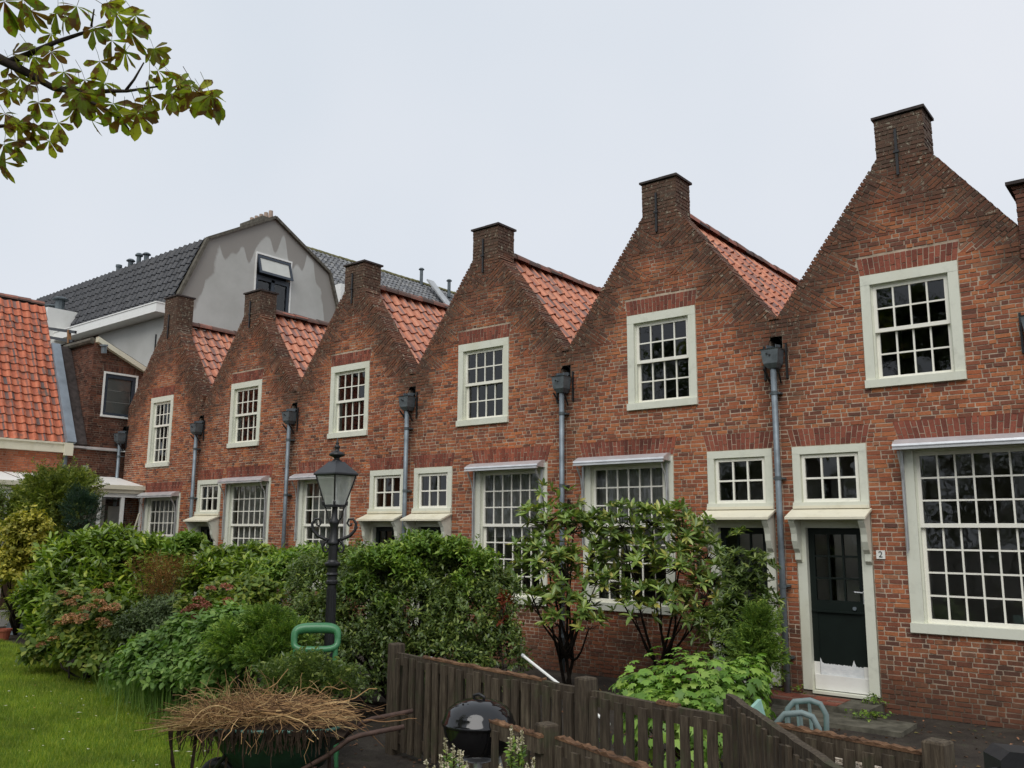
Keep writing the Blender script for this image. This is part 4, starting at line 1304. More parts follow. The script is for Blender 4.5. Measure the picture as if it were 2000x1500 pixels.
for s in (-1, 1):                       # scrolled arms
    mb = MB()
    def q(r_, z): return (LX + s * r_ * cy_, LY + s * r_ * sy_, z)
    pts = [q(0.04, 2.02), q(0.10, 2.04), q(0.17, 2.07), q(0.225, 2.13), q(0.235, 2.20), q(0.20, 2.25), q(0.155, 2.245), q(0.14, 2.205), q(0.16, 2.175), q(0.185, 2.185), q(0.18, 2.205)]
    mb.tube(pts, [0.016, 0.018, 0.019, 0.017, 0.015, 0.013, 0.012, 0.011, 0.010, 0.010, 0.014], 8)
    pts = [q(0.05, 2.035), q(0.09, 2.0), q(0.115, 1.95), q(0.10, 1.905), q(0.065, 1.90), q(0.055, 1.935), q(0.08, 1.945)]
    mb.tube(pts, [0.014, 0.014, 0.013, 0.012, 0.011, 0.010, 0.012], 8)
    mb.tube([q(0.225, 2.13), q(0.255, 2.17)], [0.012, 0.005], 6)
    mb.build('scroll_arm', M['iron'], po, smooth=True)
    mb = MB()
    mb.tube([q(0.04, 2.22), q(0.075, 2.26), q(0.085, 2.32), q(0.105, 2.385)], 0.008, 6)
    mb.build('lantern_stay', M['iron'], po)
PH = 0.6779 + R(8)
mb = MB()
mb.lathe([(0.118, 2.375), (0.118, 2.40)], (LX, LY, 0), 4, PH)
la = mb.build('lantern', M['iron'], t)
rb, rt, zb, zt = 0.108, 0.212, 2.40, 2.715
def cor(r_, k): return Vector((LX + r_ * math.cos(PH + k * math.pi / 2), LY + r_ * math.sin(PH + k * math.pi / 2), 0))
for k in range(4):
    mb = MB()
    a, b = cor(rb, k), cor(rt, k)
    mb.tube([(a.x, a.y, zb), (b.x, b.y, zt)], 0.009, 6)
    c = cor(rb, k + 1); d = cor(rt, k + 1)
    mb.tube([(b.x, b.y, zt), (d.x, d.y, zt)], 0.010, 6)
    mb.build('lantern_bar', M['iron'], la)
    mb = MB()
    mb.poly([(a.x, a.y, zb), (c.x, c.y, zb), (d.x, d.y, zt), (b.x, b.y, zt)])
    mb.build('pane', M['lamp_glass'], la)
    mb = MB()
    e = cor(rb * 1.15, k)
    mb.tube([(e.x, e.y, 2.39), (e.x, e.y, 2.43), (e.x, e.y, 2.45)], [0.012, 0.014, 0.004], 6); mb.build('corner_knob', M['iron'], la)
mb = MB(); mb.lathe([(0.035, 2.40), (0.035, 2.44), (0.022, 2.46), (0.022, 2.62), (0.012, 2.64)], (LX, LY, 0), 12); mb.build('lamp_tube', M['white'], la)
mb = MB()
mb.lathe([(0.236, 2.712), (0.240, 2.722), (0.236, 2.735), (0.10, 2.845), (0.085, 2.86)], (LX, LY, 0), 4, PH)
rf = mb.build('lantern_roof', plain('dull_black_lantern_roof', (0.025, 0.027, 0.03), 0.4, 0.5), la)
mb = MB(); mb.lathe([(0.06, 2.855), (0.045, 2.875), (0.03, 2.89), (0.034, 2.905), (0.085, 2.925), (0.088, 2.94), (0.05, 2.965), (0.028, 2.975), (0.02, 3.0), (0.032, 3.012), (0.03, 3.03), (0.014, 3.042), (0.020, 3.055), (0.012, 3.075), (0.003, 3.12)], (LX, LY, 0), 16)
mb.build('finial', M['iron'], rf if False else la, smooth=True)

# ------------------------------------------------------------------ timber fences
t = NT('weathered_fence_timber')
o_ = t.obj()
gr = t.noise(3.0, 6, 0.7, vec=t.pos(), sc3=(14, 14, 1.2))
fc = t.ramp(gr, [(0.25, (0.020, 0.015, 0.011)), (0.5, (0.082, 0.063, 0.043)), (0.75, (0.19, 0.155, 0.105))])
fc = t.mix(t.math('MULTIPLY', t.rand(), 0.45), fc, (0.022, 0.017, 0.013))
fc = t.mix(t.math('MULTIPLY', t.smooth(t.noise(4, 5, 0.7), 0.52, 0.66), 0.5), fc, (0.055, 0.065, 0.03))
t.bump(gr, 0.7, 0.01)
M['timber'] = t.base(fc, 0.85, 0.25)
t = NT('rotten_rail_timber')
gr = t.noise(2.2, 6, 0.75, sc3=(2.5, 9, 9))
fc = t.ramp(gr, [(0.28, (0.03, 0.020, 0.014)), (0.48, (0.13, 0.070, 0.038)), (0.64, (0.25, 0.14, 0.075)), (0.8, (0.34, 0.22, 0.13))])
t.bump(gr, 0.9, 0.02)
M['rotten'] = t.base(fc, 0.85, 0.25)

def rail_mesh(mb, p, q, w, h, rough=0.0, seg=14):
    """a board whose top edge is worn and splintered"""
    p, q = Vector(p), Vector(q)
    d = (q - p).normalized(); s = Vector((-d.y, d.x, 0)).normalized() * (w / 2)
    i0 = len(mb.v)
    for k in range(seg + 1):
        c = p.lerp(q, k / seg)
        dz = rnd.uniform(-rough, rough * 0.4); dz2 = rnd.uniform(-rough, rough * 0.4)
        mb.v += [tuple(c - s + Vector((0, 0, -h))), tuple(c + s + Vector((0, 0, -h))), tuple(c + s + Vector((0, 0, dz))), tuple(c + Vector((0, 0, dz2 + rough * 0.3))), tuple(c - s + Vector((0, 0, dz)))]
    for k in range(seg):
        a, b = i0 + 5 * k, i0 + 5 * k + 5
        for j in range(5):
            j2 = (j + 1) % 5
            mb.f.append((a + j, b + j, b + j2, a + j2))
    mb.f.append(tuple(i0 + j for j in range(5))); mb.f.append(tuple(i0 + 5 * seg + j for j in range(4, -1, -1)))

def post_mesh(mb, x, y, h, w, ang):
    c, s = math.cos(ang) * w / 2, math.sin(ang) * w / 2
    cs = [(x + c - s, y + s + c), (x - c - s, y - s + c), (x - c + s, y - s - c), (x + c + s, y + s - c)]
    i = len(mb.v)
    for z in (0.0, h - 0.012): mb.v += [(a, b, z) for a, b in cs]
    mb.v += [(x + (a - x) * 0.9, y + (b - y) * 0.9, h) for a, b in cs]
    for k in range(2):
        for j in range(4):
            j2 = (j + 1) % 4
            mb.f.append((i + 4 * k + j, i + 4 * k + j2, i + 4 * k + 4 + j2, i + 4 * k + 4 + j))
    mb.f.append((i + 8, i + 9, i + 10, i + 11))

PICK = []
for i in range(6):
    mb = MB()
    n = 6
    for k in range(n + 1):
        z = k / n
        w = 0.5 * (1 + rnd.uniform(-0.10, 0.10)); sh = rnd.uniform(-0.06, 0.06)
        mb.v += [(-w + sh, -0.5, z), (w + sh, -0.5, z), (w + sh, 0.5, z), (-w + sh, 0.5, z)]
    for k in range(n):
        for j in range(4):
            j2 = (j + 1) % 4
            mb.f.append((4 * k + j, 4 * k + j2, 4 * k + 4 + j2, 4 * k + 4 + j))
    mb.f.append((4 * n, 4 * n + 1, 4 * n + 2, 4 * n + 3))
    me = mb.mesh('picket'); me.materials.append(M['timber']); PICK.append(me)

def fence(label, pts, top, rail_h=0.11, posts=(), post_h=None, pitch=0.115, pw=0.068, back=True, rotten=(), ztop=None, low=0.06, gap=0.11, zrail2=0.2, dense=False):
    p0 = Vector((*pts[0], 0))
    t = thing('picket_fence', label, 'fence', p0, group='weathered picket fences')
    for (a, b) in zip(pts, pts[1:]):
        a, b = Vector((*a, 0)), Vector((*b, 0))
        d = (b - a).normalized(); nrm = Vector((-d.y, d.x, 0))
        L = (b - a).length
        ang = math.atan2(d.y, d.x)
        mb = MB(); rail_mesh(mb, a + Vector((0, 0, top)), b + Vector((0, 0, top)), 0.05, rail_h, 0.006, 22)
        mb.build('top_rail', M['timber'], t)
        for f0, f1 in rotten:
            mb = MB(); rail_mesh(mb, a.lerp(b, f0) + Vector((0, 0, top + 0.016)), a.lerp(b, f1) + Vector((0, 0, top + 0.016)), 0.056, 0.022, 0.014, 30)
            mb.build('rotten_edge', M['rotten'], t)
        mb = MB(); rail_mesh(mb, a + Vector((0, 0, zrail2)), b + Vector((0, 0, zrail2)), 0.045, 0.085, 0.004, 4); mb.build('lower_rail', M['timber'], t)
        n = int(L / pitch)
        for k in range(n):
            for side in ((-1, 1) if back else (-1,)):
                s = (k + 0.5 + (0.33 if side > 0 else 0) + rnd.uniform(-0.12, 0.12)) * pitch
                if s > L - 0.03: continue
                c = a + d * s + nrm * side * 0.043
                o = bpy.data.objects.new('picket', rnd.choice(PICK)); COL.objects.link(o); o.parent = t
                c2 = c - p0
                h = top - 0.035 + rnd.uniform(-0.02, 0.012) - low
                w = pw * rnd.uniform(0.85, 1.15)
                tl = rnd.gauss(0, 0.014)
                X = Vector((d.x, d.y, 0)) * w
                o.matrix_local = Matrix(((X.x, nrm.x * 0.022, d.x * tl * h, c2.x), (X.y, nrm.y * 0.022, d.y * tl * h, c2.y), (0, 0, h, low), (0, 0, 0, 1)))
    for (x, y, h, w) in posts:
        mb = MB(); post_mesh(mb, x, y, h, w, ang + rnd.uniform(-0.05, 0.05)); mb.build('fence_post', M['timber'], t)
    return t

A, B, Cc = (-3.68, -5.18), (-1.15, -5.64), (1.43, -6.10)
fence('long weathered picket fence behind the kettle barbecue', [A, B], 0.95, posts=((-3.72, -5.16, 1.03, 0.12), (-1.15, -5.63, 1.03, 0.125)), rotten=((0.18, 0.82),), pitch=0.125, pw=0.078)
fence('weathered picket fence in front of the large bright leaves', [(-1.07, -5.66), Cc], 0.95, posts=((1.45, -6.10, 1.03, 0.12),), rotten=((0.62, 0.98), (0.25, 0.32)), pitch=0.118, pw=0.07, back=False)
fence('picket fence panel running toward the viewer across the other fence', [(0.06, -5.70), (1.62, -7.55)], 1.06, rail_h=0.10, pitch=0.105, pw=0.05, back=False)
F2 = [(-1.434, -6.480, 0.820)[:2], (-0.789, -6.666, 0.820)[:2]]
F3 = [(-0.713, -6.602, 0.820)[:2], (0.684, -7.085, 0.820)[:2]]
fence('short broken fence rail in front of the kettle barbecue', F2, 0.82, rail_h=0.10, posts=((*(-0.814, -6.588, 0.931)[:2], 0.89, 0.115),), rotten=((0.0, 1.0),), pitch=0.3, back=False)
fence('low fence with splintered orange rail nearest the viewer', F3, 0.82, rail_h=0.10, rotten=((0.0, 0.6),), pitch=0.16, back=True)

# ------------------------------------------------------------------ kettle barbecue
bx, by, bz = (-1.564, -6.402, 0.770)
t = thing('kettle_barbecue', 'black enamelled kettle barbecue with domed lid behind the front fence', 'barbecue', (bx, by, 0))
M['enamel'] = plain('black_enamel', (0.008, 0.008, 0.009), 0.08, 0.6, 0, 0.1)
rB = 0.258
mb = MB(); mb.lathe([(rB * 0.30, bz - 0.27), (rB * 0.62, bz - 0.235), (rB * 0.86, bz - 0.16), (rB * 0.97, bz - 0.07), (rB, bz - 0.012)], (bx, by, 0), 40, capt=False); mb.build('bowl', M['enamel'], t, smooth=True)
mb = MB(); mb.lathe([(rB * 1.03, bz - 0.018), (rB * 1.04, bz), (rB * 1.0, bz + 0.012), (rB * 0.955, bz + 0.05), (rB * 0.84, bz + 0.095), (rB * 0.64, bz + 0.132), (rB * 0.36, bz + 0.155), (rB * 0.12, bz + 0.162), (0.004, bz + 0.163)], (bx, by, 0), 40)
li = mb.build('lid', M['enamel'], t, smooth=True)
mb = MB(); mb.tube([(bx - 0.045, by, bz + 0.155), (bx - 0.05, by, bz + 0.178), (bx, by, bz + 0.192), (bx + 0.05, by, bz + 0.178), (bx + 0.045, by, bz + 0.155)], 0.011, 8); mb.build('lid_handle', M['iron'], li, smooth=True)
for a in (0, 1, 2):
    mb = MB(); q = Vector((bx + 0.02 + 0.02 * math.cos(a * 2.1) - 0.03, by - 0.13 + 0.02 * math.sin(a * 2.1), bz + 0.134)); mb.tube([q, q + Vector((0, -0.004, 0.008))], 0.007, 8); mb.build('vent_hole', M['dark'], li)
mb = MB(); mb.tube([(bx - rB * 1.0, by - 0.06, bz - 0.03), (bx - rB - 0.05, by - 0.05, bz - 0.035), (bx - rB - 0.05, by + 0.05, bz - 0.035), (bx - rB * 1.0, by + 0.06, bz - 0.03)], 0.014, 8); mb.build('side_handle', M['iron'], t)
for k, a in enumerate((0.3, 2.4, 4.5)):
    mb = MB(); ca, sa = math.cos(a), math.sin(a)
    mb.tube([(bx + rB * 0.6 * ca, by + rB * 0.6 * sa, bz - 0.2), (bx + rB * 1.15 * ca, by + rB * 1.15 * sa, 0.03)], 0.013, 8); mb.build('leg', M['alu_dull'], t)
mb = MB(); mb.lathe([(0.155, bz - 0.40), (0.17, bz - 0.385), (0.16, bz - 0.38)], (bx, by, 0), 24); mb.tube([(bx, by, bz - 0.38), (bx, by, bz - 0.26)], 0.03, 8); mb.build('ash_pan', M['alu'], t)

# ------------------------------------------------------------------ wheelbarrow (its own axes: x toward the handles)
wx, wy, wz = (-3.298, -6.845, 0.576)
t = thing('wheelbarrow', 'dark green wheelbarrow heaped with dead stems at the lawn edge', 'wheelbarrow', (wx, wy, 0), 0.6779)
M['barrow'] = plain('dark_green_tub', (0.012, 0.035, 0.026), 0.45, 0.4, 0, 0.35, 9, 0.1)
M['barrow_rim'] = plain('faded_green_rim', (0.075, 0.17, 0.135), 0.5, 0.4, 0, 0.2, 9)
M['rust'] = plain('rusted_tube', (0.075, 0.045, 0.035), 0.75, 0.3, 0, 0.45, 14, 0.3)
mb = MB(); N = 32
i0 = 0
for z, lx, ly, ox in ((0.27, 0.30, 0.17, 0.03), (0.30, 0.36, 0.22, 0.02), (0.45, 0.45, 0.275, 0.0), (0.585, 0.50, 0.315, 0.0), (0.60, 0.515, 0.325, 0.0)):
    for k in range(N):
        a = 2 * math.pi * k / N
        c, s = math.cos(a), math.sin(a)
        e = 0.55
        mb.v.append((ox + lx * math.copysign(abs(c) ** e, c), ly * math.copysign(abs(s) ** e, s), z))
for r_ in range(4):
    for k in range(N):
        k2 = (k + 1) % N
        mb.f.append((r_ * N + k, r_ * N + k2, r_ * N + N + k2, r_ * N + N + k))
mb.f.append(tuple(range(N - 1, -1, -1)))
tub = mb.build('tub', M['barrow'], t, smooth=True, local=True)
mb = MB(); mb.tube([(0.515 * math.copysign(abs(math.cos(a)) ** 0.55, math.cos(a)), 0.325 * math.copysign(abs(math.sin(a)) ** 0.55, math.sin(a)), 0.60) for a in [2 * math.pi * k / N for k in range(N + 1)]], 0.014, 6); mb.build('rim', M['barrow_rim'], tub, smooth=True, local=True)
for s in (-1, 1):
    mb = MB(); mb.tube([(-0.50, s * 0.06, 0.19), (-0.25, s * 0.20, 0.25), (0.20, s * 0.26, 0.28), (0.45, s * 0.29, 0.42), (0.62, s * 0.30, 0.545), (0.70, s * 0.30, 0.575), (1.04, s * 0.30, 0.64)], 0.019, 8); mb.build('handle_tube', M['rust'], t, smooth=True, local=True)
    mb = MB(); mb.tube([(0.20, s * 0.26, 0.27), (0.28, s * 0.27, 0.02), (0.36, s * 0.27, 0.02), (0.36, s * 0.28, 0.34)], 0.015, 8); mb.build('leg', M['rust'], t, local=True)
    mb = MB(); mb.tube([(-0.54, s * 0.07, 0.17), (-0.36, s * 0.20, 0.40)], 0.016, 8); mb.build('tub_stay', M['iron'], t, local=True)
mb = MB(); mb.tube([(-0.46, -0.09, 0.17), (-0.46, 0.09, 0.17)], 0.012, 8); ax = mb.build('axle', M['iron'], t, local=True)
mb = MB(); mb.tube([(-0.46 + 0.125 * math.cos(a), 0, 0.17 + 0.125 * math.sin(a)) for a in [2 * math.pi * k / 24 for k in range(25)]], 0.045, 10, cap=False); mb.build('tyre', M['iron'], ax, smooth=True, local=True)
mb = MB(); mb.tube([(-0.46, -0.035, 0.17), (-0.46, 0.035, 0.17)], 0.09, 20); mb.build('rim', M['rust'], ax, local=True)

# heap of dead stems
t = NT('dead_straw')
sc_ = t.ramp(t.rand(), [(0, (0.06, 0.035, 0.02)), (0.35, (0.20, 0.11, 0.052)), (0.75, (0.42, 0.25, 0.11)), (1, (0.58, 0.41, 0.20))])
M['straw'] = t.base(sc_, 0.8, 0.2)
M['peat'] = plain('dark_rotten_leaves', (0.035, 0.024, 0.017), 0.95, 0.1, 0, 0.6, 12, 0.9)
hp = thing('plant_heap', 'heap of brown dead stems piled in the green wheelbarrow', 'dead stems', (wx, wy, 0.6), 0.6779)
mb = MB(); n1, n2 = 26, 12
for i in range(n1 + 1):
    for j in range(n2 + 1):
        u, v = i / n1 * 2 - 1, j / n2 * 2 - 1
        r2 = max(0.0, 1 - u * u * 0.9 - v * v * 0.9)
        mb.v.append((u * 0.60 - 0.02, v * 0.34, -0.03 + 0.13 * r2 ** 0.7 * (0.75 + 0.5 * rnd.random()) + 0.03 * u * r2))
for i in range(n1):
    for j in range(n2):
        a = i * (n2 + 1) + j
        mb.f.append((a, a + n2 + 1, a + n2 + 2, a + 1))
mb.build('rotten_core', M['peat'], hp, local=True)
mb = MB()
def stem(p, d, L, r_, curve, seg=5, sag=0.0):
    pts, p, d = [Vector(p)], Vector(p), Vector(d).normalized()
    for k in range(seg):
        p = p + d * (L / seg)
        d = (d + Vector((rnd.gauss(0, curve), rnd.gauss(0, curve), rnd.gauss(0, curve) - sag))).normalized()
        pts.append(p.copy())
    mb.tube(pts, [r_ * (1 - 0.5 * k / seg) for k in range(seg + 1)], 3, cap=False)
for i in range(1050):
    x, y = rnd.gauss(-0.06, 0.27), rnd.uniform(-0.33, 0.33)
    if abs(x) > 0.85: continue
    z = 0.02 + 0.13 * max(0, 1 - (x / 0.65) ** 2 * 0.8) * rnd.uniform(0.3, 1.15) + 0.02 * max(0, x)
    a = rnd.gauss(0, 0.7) + (math.pi if rnd.random() < 0.5 else 0)
    stem((x, y, z), (math.cos(a), math.sin(a) * 0.8, rnd.gauss(0.02, 0.2)), rnd.uniform(0.12, 0.5), rnd.choice((0.0018, 0.0025, 0.003, 0.0055)), 0.26, 7, 0.06)
for i in range(150):                    # the arched tuft and the layer hanging over the front end
    x = rnd.uniform(-0.62, -0.20)
    stem((x, rnd.uniform(-0.3, 0.1), 0.05 + 0.02 * rnd.random()), (rnd.gauss(-0.1, 0.4), rnd.gauss(0, 0.3), 1.0), rnd.uniform(0.2, 0.42), 0.0026, 0.12, 8, 0.26)
for i in range(260):
    stem((rnd.uniform(-0.5, -0.2), rnd.uniform(-0.3, 0.25), 0.03 + rnd.uniform(-0.03, 0.04)), (-1, rnd.gauss(0, 0.25), rnd.gauss(0.0, 0.06)), rnd.uniform(0.25, 0.58), rnd.uniform(0.002, 0.005), 0.07, 5, 0.01)
for i in range(170):
    stem((rnd.uniform(0.1, 0.4), rnd.uniform(-0.3, 0.3), 0.04 + rnd.uniform(-0.02, 0.08)), (1, rnd.gauss(0, 0.2), rnd.gauss(0.02, 0.08)), rnd.uniform(0.12, 0.32), rnd.uniform(0.0025, 0.005), 0.06, 5, 0.0)
mb.build('dead_stalks', M['straw'], hp, local=True)['kind'] = 'stuff'
mb = MB()
for i in range(170):                    # withered leaves hanging down
    x = rnd.uniform(-0.85, 0.25) if rnd.random() < 0.8 else rnd.uniform(0.2, 0.5)
    y = -0.34 if abs(x) < 0.5 else rnd.uniform(-0.3, 0.1)
    L = rnd.uniform(0.06, 0.20) * (2.0 if rnd.random() < 0.06 else 1)
    stem((x, y + rnd.gauss(0, 0.02), 0.02), (rnd.gauss(0, 0.12), rnd.gauss(-0.05, 0.1), -1), L, rnd.uniform(0.004, 0.010), 0.12, 4)
for x in (-0.80, -0.785, -0.60, -0.595, -0.345): stem((x, -0.2, 0.02), (0.02, 0, -1), 0.42, 0.014, 0.08, 6)
mb.build('withered_leaves', M['peat'], hp, local=True)['kind'] = 'stuff'

# ------------------------------------------------------------------ plastic garden chairs
def loop_chair(name, label, loc, rot, mat, seat_z, back_top, bw, low_open):
    t = thing(name, label, 'chair', loc, rot, group='plastic garden chairs')
    def rr(cx, cz, hx, hz, y0, y1, n=28, e=0.5):
        return [(cx + hx * math.copysign(abs(math.cos(a)) ** e, math.cos(a)), y0 + (y1 - y0) * ((math.sin(a) + 1) / 2), cz + hz * math.copysign(abs(math.sin(a)) ** e, math.sin(a))) for a in [2 * math.pi * k / n for k in range(n + 1)]]
    hz = (back_top - low_open) / 2
    mb = MB(); c = rr(0, low_open + hz, bw, hz, 0.22, 0.30)
    mb.tube(c, [0.032 + 0.020 * max(0.0, math.sin(2 * math.pi * k / 28)) for k in range(29)], 10, cap=False)
    mb.build('backrest', mat, t, smooth=True, local=True)
    mb = MB()
    mb.bxyz(-0.23, 0.23, -0.22, 0.22, seat_z - 0.03, seat_z); mb.build('seat', mat, t, local=True)
    for x in (-0.22, 0.22):
        for y in (-0.21, 0.21):
            mb = MB(); mb.tube([(x * 1.12, y * 1.1, 0.0), (x, y, seat_z - 0.02)], [0.02, 0.026], 8); mb.build('leg', mat, t, local=True)
    for x in (-0.19, 0.19):
        mb = MB(); mb.tube([(x, 0.22, seat_z - 0.02), (x, 0.24, low_open + 0.03)], 0.026, 8); mb.build('back_post', mat, t, local=True)
    return t
M['green_plastic'] = plain('green_plastic', (0.055, 0.20, 0.085), 0.3, 0.5, 0, 0.12, 6)
M['grey_plastic'] = plain('grey_green_plastic', (0.155, 0.205, 0.20), 0.5, 0.4, 0, 0.15, 6)
M['mint_plastic'] = plain('mint_plastic', (0.30, 0.52, 0.44), 0.5, 0.4, 0, 0.1, 6)
cx, cy, cz = (-4.078, -5.889, 1.079)
loop_chair('garden_chair', 'glossy green plastic chair, its looped backrest below the lamp post', (cx, cy, 0), 0.6779 + R(10), M['green_plastic'], 0.42, cz + 0.098, 0.21, cz - 0.098)
cx, cy, cz = (0.233, -4.832, 0.800)
t = thing('armchair', 'grey plastic garden armchair with mint seat behind the fence', 'chair', (cx, cy, 0), 0.6779 - R(25), group='plastic garden chairs')
for y in (-0.26, 0.26):
    mb = MB(); mb.tube([(0.12, y, 0.45), (0.13, y, cz - 0.02), (0.09, y, cz + 0.055), (0.02, y, cz + 0.075), (-0.10, y, cz + 0.055), (-0.15, y, cz + 0.0), (-0.16, y, 0.45)], 0.022, 8); ar = mb.build('armrest', M['grey_plastic'], t, smooth=True, local=True)
    for x in (-0.06, 0.03):
        mb = MB(); mb.tube([(x, y, 0.45), (x - 0.02, y, cz + 0.06)], 0.014, 6); mb.build('arm_slat', M['grey_plastic'], ar, local=True)
    for x in (-0.2, 0.2):
        mb = MB(); mb.tube([(x * 1.15, y, 0.0), (x, y * 0.95, 0.45)], 0.02, 8); mb.build('leg', M['grey_plastic'], t, local=True)
mb = MB(); mb.bxyz(-0.24, 0.24, -0.25, 0.25, 0.42, 0.45); mb.build('seat', M['mint_plastic'], t, local=True)
mb = MB(); i = 0
mb.v += [(-0.24, -0.24, 0.45), (-0.24, 0.24, 0.45), (-0.34, 0.22, cz + 0.06), (-0.34, -0.22, cz + 0.06), (-0.265, -0.24, 0.45), (-0.265, 0.24, 0.45), (-0.365, 0.22, cz + 0.06), (-0.365, -0.22, cz + 0.06)]
mb.f += [(0, 1, 2, 3), (7, 6, 5, 4), (0, 4, 5, 1), (1, 5, 6, 2), (2, 6, 7, 3), (3, 7, 4, 0)]
mb.build('backrest', M['mint_plastic'], t, local=True)

# ------------------------------------------------------------------ odds and ends
a, b = Vector((-3.375, -3.565, 0.778)), Vector((-2.703, -3.754, 0.542))
p = thing('aluminium_pole', 'white aluminium pole leaning behind the fence under the open shrub', 'pole', (b.x, b.y, 0))
b2 = b + (b - a).normalized() * 0.75
mb = MB(); mb.tube([a, b2], 0.016, 8); mb.build('tube', M['white'], p)
mb = MB(); mb.tube([a - (b - a).normalized() * 0.02, a + (b - a).normalized() * 0.02], 0.021, 8); mb.build('end_cap', M['alu'], p)
c = Vector((-3.246, -5.187, 0.927))
p = thing('white_clip', 'small white clip on the rotten top rail of the long fence', 'clip', c)
mb = MB(); mb.beam(c + Vector((-0.035, 0.0, 0.0)), c + Vector((0.035, -0.01, 0.004)), 0.04, 0.035); mb.build('body', M['white'], p)
mb = MB(); mb.beam(c + Vector((-0.03, 0.0, -0.022)), c + Vector((-0.03, -0.0, -0.06)), 0.02, 0.012); mb.build('prong', M['white'], p)
c = Vector((1.788, -5.954, 0.941))
p = thing('black_box', 'black box with a red reflector at the edge beyond the near fence post', 'box', (c.x, c.y, 0), 0.6)
mb = MB(); mb.prism(Frame((0, -0.09, 0)), [(-0.11, c.z - 0.2), (0.14, c.z - 0.2), (0.14, c.z + 0.06), (-0.06, c.z + 0.075), (-0.11, c.z + 0.03)], -0.2, 0.0); mb.build('body', M['iron'], p, local=True)
mb = MB(); mb.box(Frame((0, -0.09, 0)), 0.0, 0.06, 0.001, 0.012, c.z - 0.04, c.z - 0.005); mb.build('reflector', plain('red_reflector', (0.45, 0.02, 0.02), 0.2, 0.5), p, local=True)
mb = MB(); mb.bxyz(-0.05, 0.05, -0.05, 0.05, 0.0, c.z - 0.2); mb.tube([(-0.11, -0.05, c.z - 0.02), (-0.19, -0.05, c.z - 0.03), (-0.2, -0.05, c.z - 0.12), (-0.11, -0.05, c.z - 0.13)], 0.01, 6); mb.build('stand', M['iron'], p, local=True)
t = NT('pebbledash'); pc = t.ramp(t.noise(60, 3, 0.8), [(0.35, (0.16, 0.12, 0.08)), (0.6, (0.62, 0.55, 0.45))]); t.bump(t.noise(60, 3), 0.9, 0.02); M['pebble'] = t.base(pc, 0.9, 0.2)
for k, (q, lb) in enumerate((((0.730, -5.446, 0.676), 'larger pebbled planter showing through the fence gap'), ((0.915, -5.492, 0.675), 'smaller pebbled planter just under the gap beside the larger one'))):
    p = thing('planter', lb, 'planter', (q[0], q[1], 0), group='pebbled planters behind the fence')
    mb = MB(); h = q[2] + 0.04; mb.lathe([(0.07, 0.0), (0.08, 0.05), (0.11, h - 0.06), (0.115, h)], (q[0], q[1], 0), 18, capt=False); mb.build('bowl', M['pebble'], p, smooth=True)
    mb = MB(); mb.lathe([(0.10, h - 0.03), (0.112, h + 0.004), (0.118, h + 0.004), (0.118, h - 0.03)], (q[0], q[1], 0), 18, capt=False); mb.lathe([(0.102, h - 0.03), (0.09, h - 0.028)], (q[0], q[1], 0), 18); mb.build('rim', M['pebble'], p)
p = thing('flower_pot', 'red clay flower pot at the far end of the lawn', 'flower pot', (-15.802, -3.985, 0.000))
q = Vector((-15.802, -3.985, 0.000)); mb = MB(); mb.lathe([(0.09, 0), (0.13, 0.17)], q, 14, capt=False); mb.build('pot_body', plain('red_clay', (0.36, 0.10, 0.06), 0.7), p); mb = MB(); mb.lathe([(0.145, 0.17), (0.145, 0.21), (0.12, 0.21), (0.115, 0.19)], q, 14); mb.build('pot_rim', plain('red_clay_rim', (0.36, 0.10, 0.06), 0.7), p)
q = Vector((-16.751, -3.341, 0.000)); p = thing('grey_tub', 'grey upturned tub under the golden shrub at the lawn end', 'tub', q)
mb = MB(); mb.lathe([(0.24, 0), (0.2, 0.2), (0.15, 0.24)], q, 16); mb.build('tub_body', M['zinc_dark'], p); mb = MB(); mb.lathe([(0.26, 0.0), (0.26, 0.03)], q, 16); mb.build('tub_rim', M['zinc'], p)
a = Vector((-16.086, -1.277, 2.472)); b = Vector((-16.297, -1.320, 1.883)); p = thing('broom', 'pale broom stick leaning on the lean-to beside the farthest wide window', 'broom', (b.x, b.y, 0))
mb = MB(); mb.tube([a, b, b + (b - a) * 1.0], 0.02, 6); mb.build('stick', M['canopy'], p); mb = MB(); e = b + (b - a); mb.bxyz(e.x - 0.15, e.x + 0.15, e.y - 0.05, e.y + 0.05, e.z - 0.1, e.z + 0.02); mb.build('brush_head', M['rust'], p)

# ------------------------------------------------------------------ leaves
def leaf_mat(name, stops, rough=0.45, spec=0.45, trans=0.25, edge=None, blotch=None, tscale=0.35):
    t = NT(name)
    r = t.rand()
    c = t.ramp(r, stops)
    big = t.noise(1.5, 4, 0.6)
    c = t.mix(0.7, c, t.ramp(big, [(0.3, (0.5, 0.52, 0.6)), (0.7, (1.42, 1.36, 1.2))]), 'MULTIPLY')
    if blotch:
        c = t.mix(t.smooth(t.noise(blotch[1], 5, 0.65), blotch[2], blotch[3]), c, blotch[0])
        c = t.mix(t.math('MULTIPLY', t.smooth(t.noise(blotch[1] * 0.25, 3, 0.6), 0.52, 0.62), 0.7), c, (blotch[0][0] * 0.7, blotch[0][1] * 0.8, blotch[0][2]))
    t.base(c, rough, spec)
    tr = t.n.new('ShaderNodeBsdfTranslucent')
    t.l.new(t.mix(1.0, c, (1.5, 1.7, 0.7), 'MULTIPLY'), tr.inputs['Color'])
    mx = t.n.new('ShaderNodeMixShader')
    mx.inputs[0].default_value = trans
    t.l.new(t.p.outputs[0], mx.inputs[1]); t.l.new(tr.outputs[0], mx.inputs[2])
    t.l.new(mx.outputs[0], t.n['Material Output'].inputs['Surface'])
    return t.m
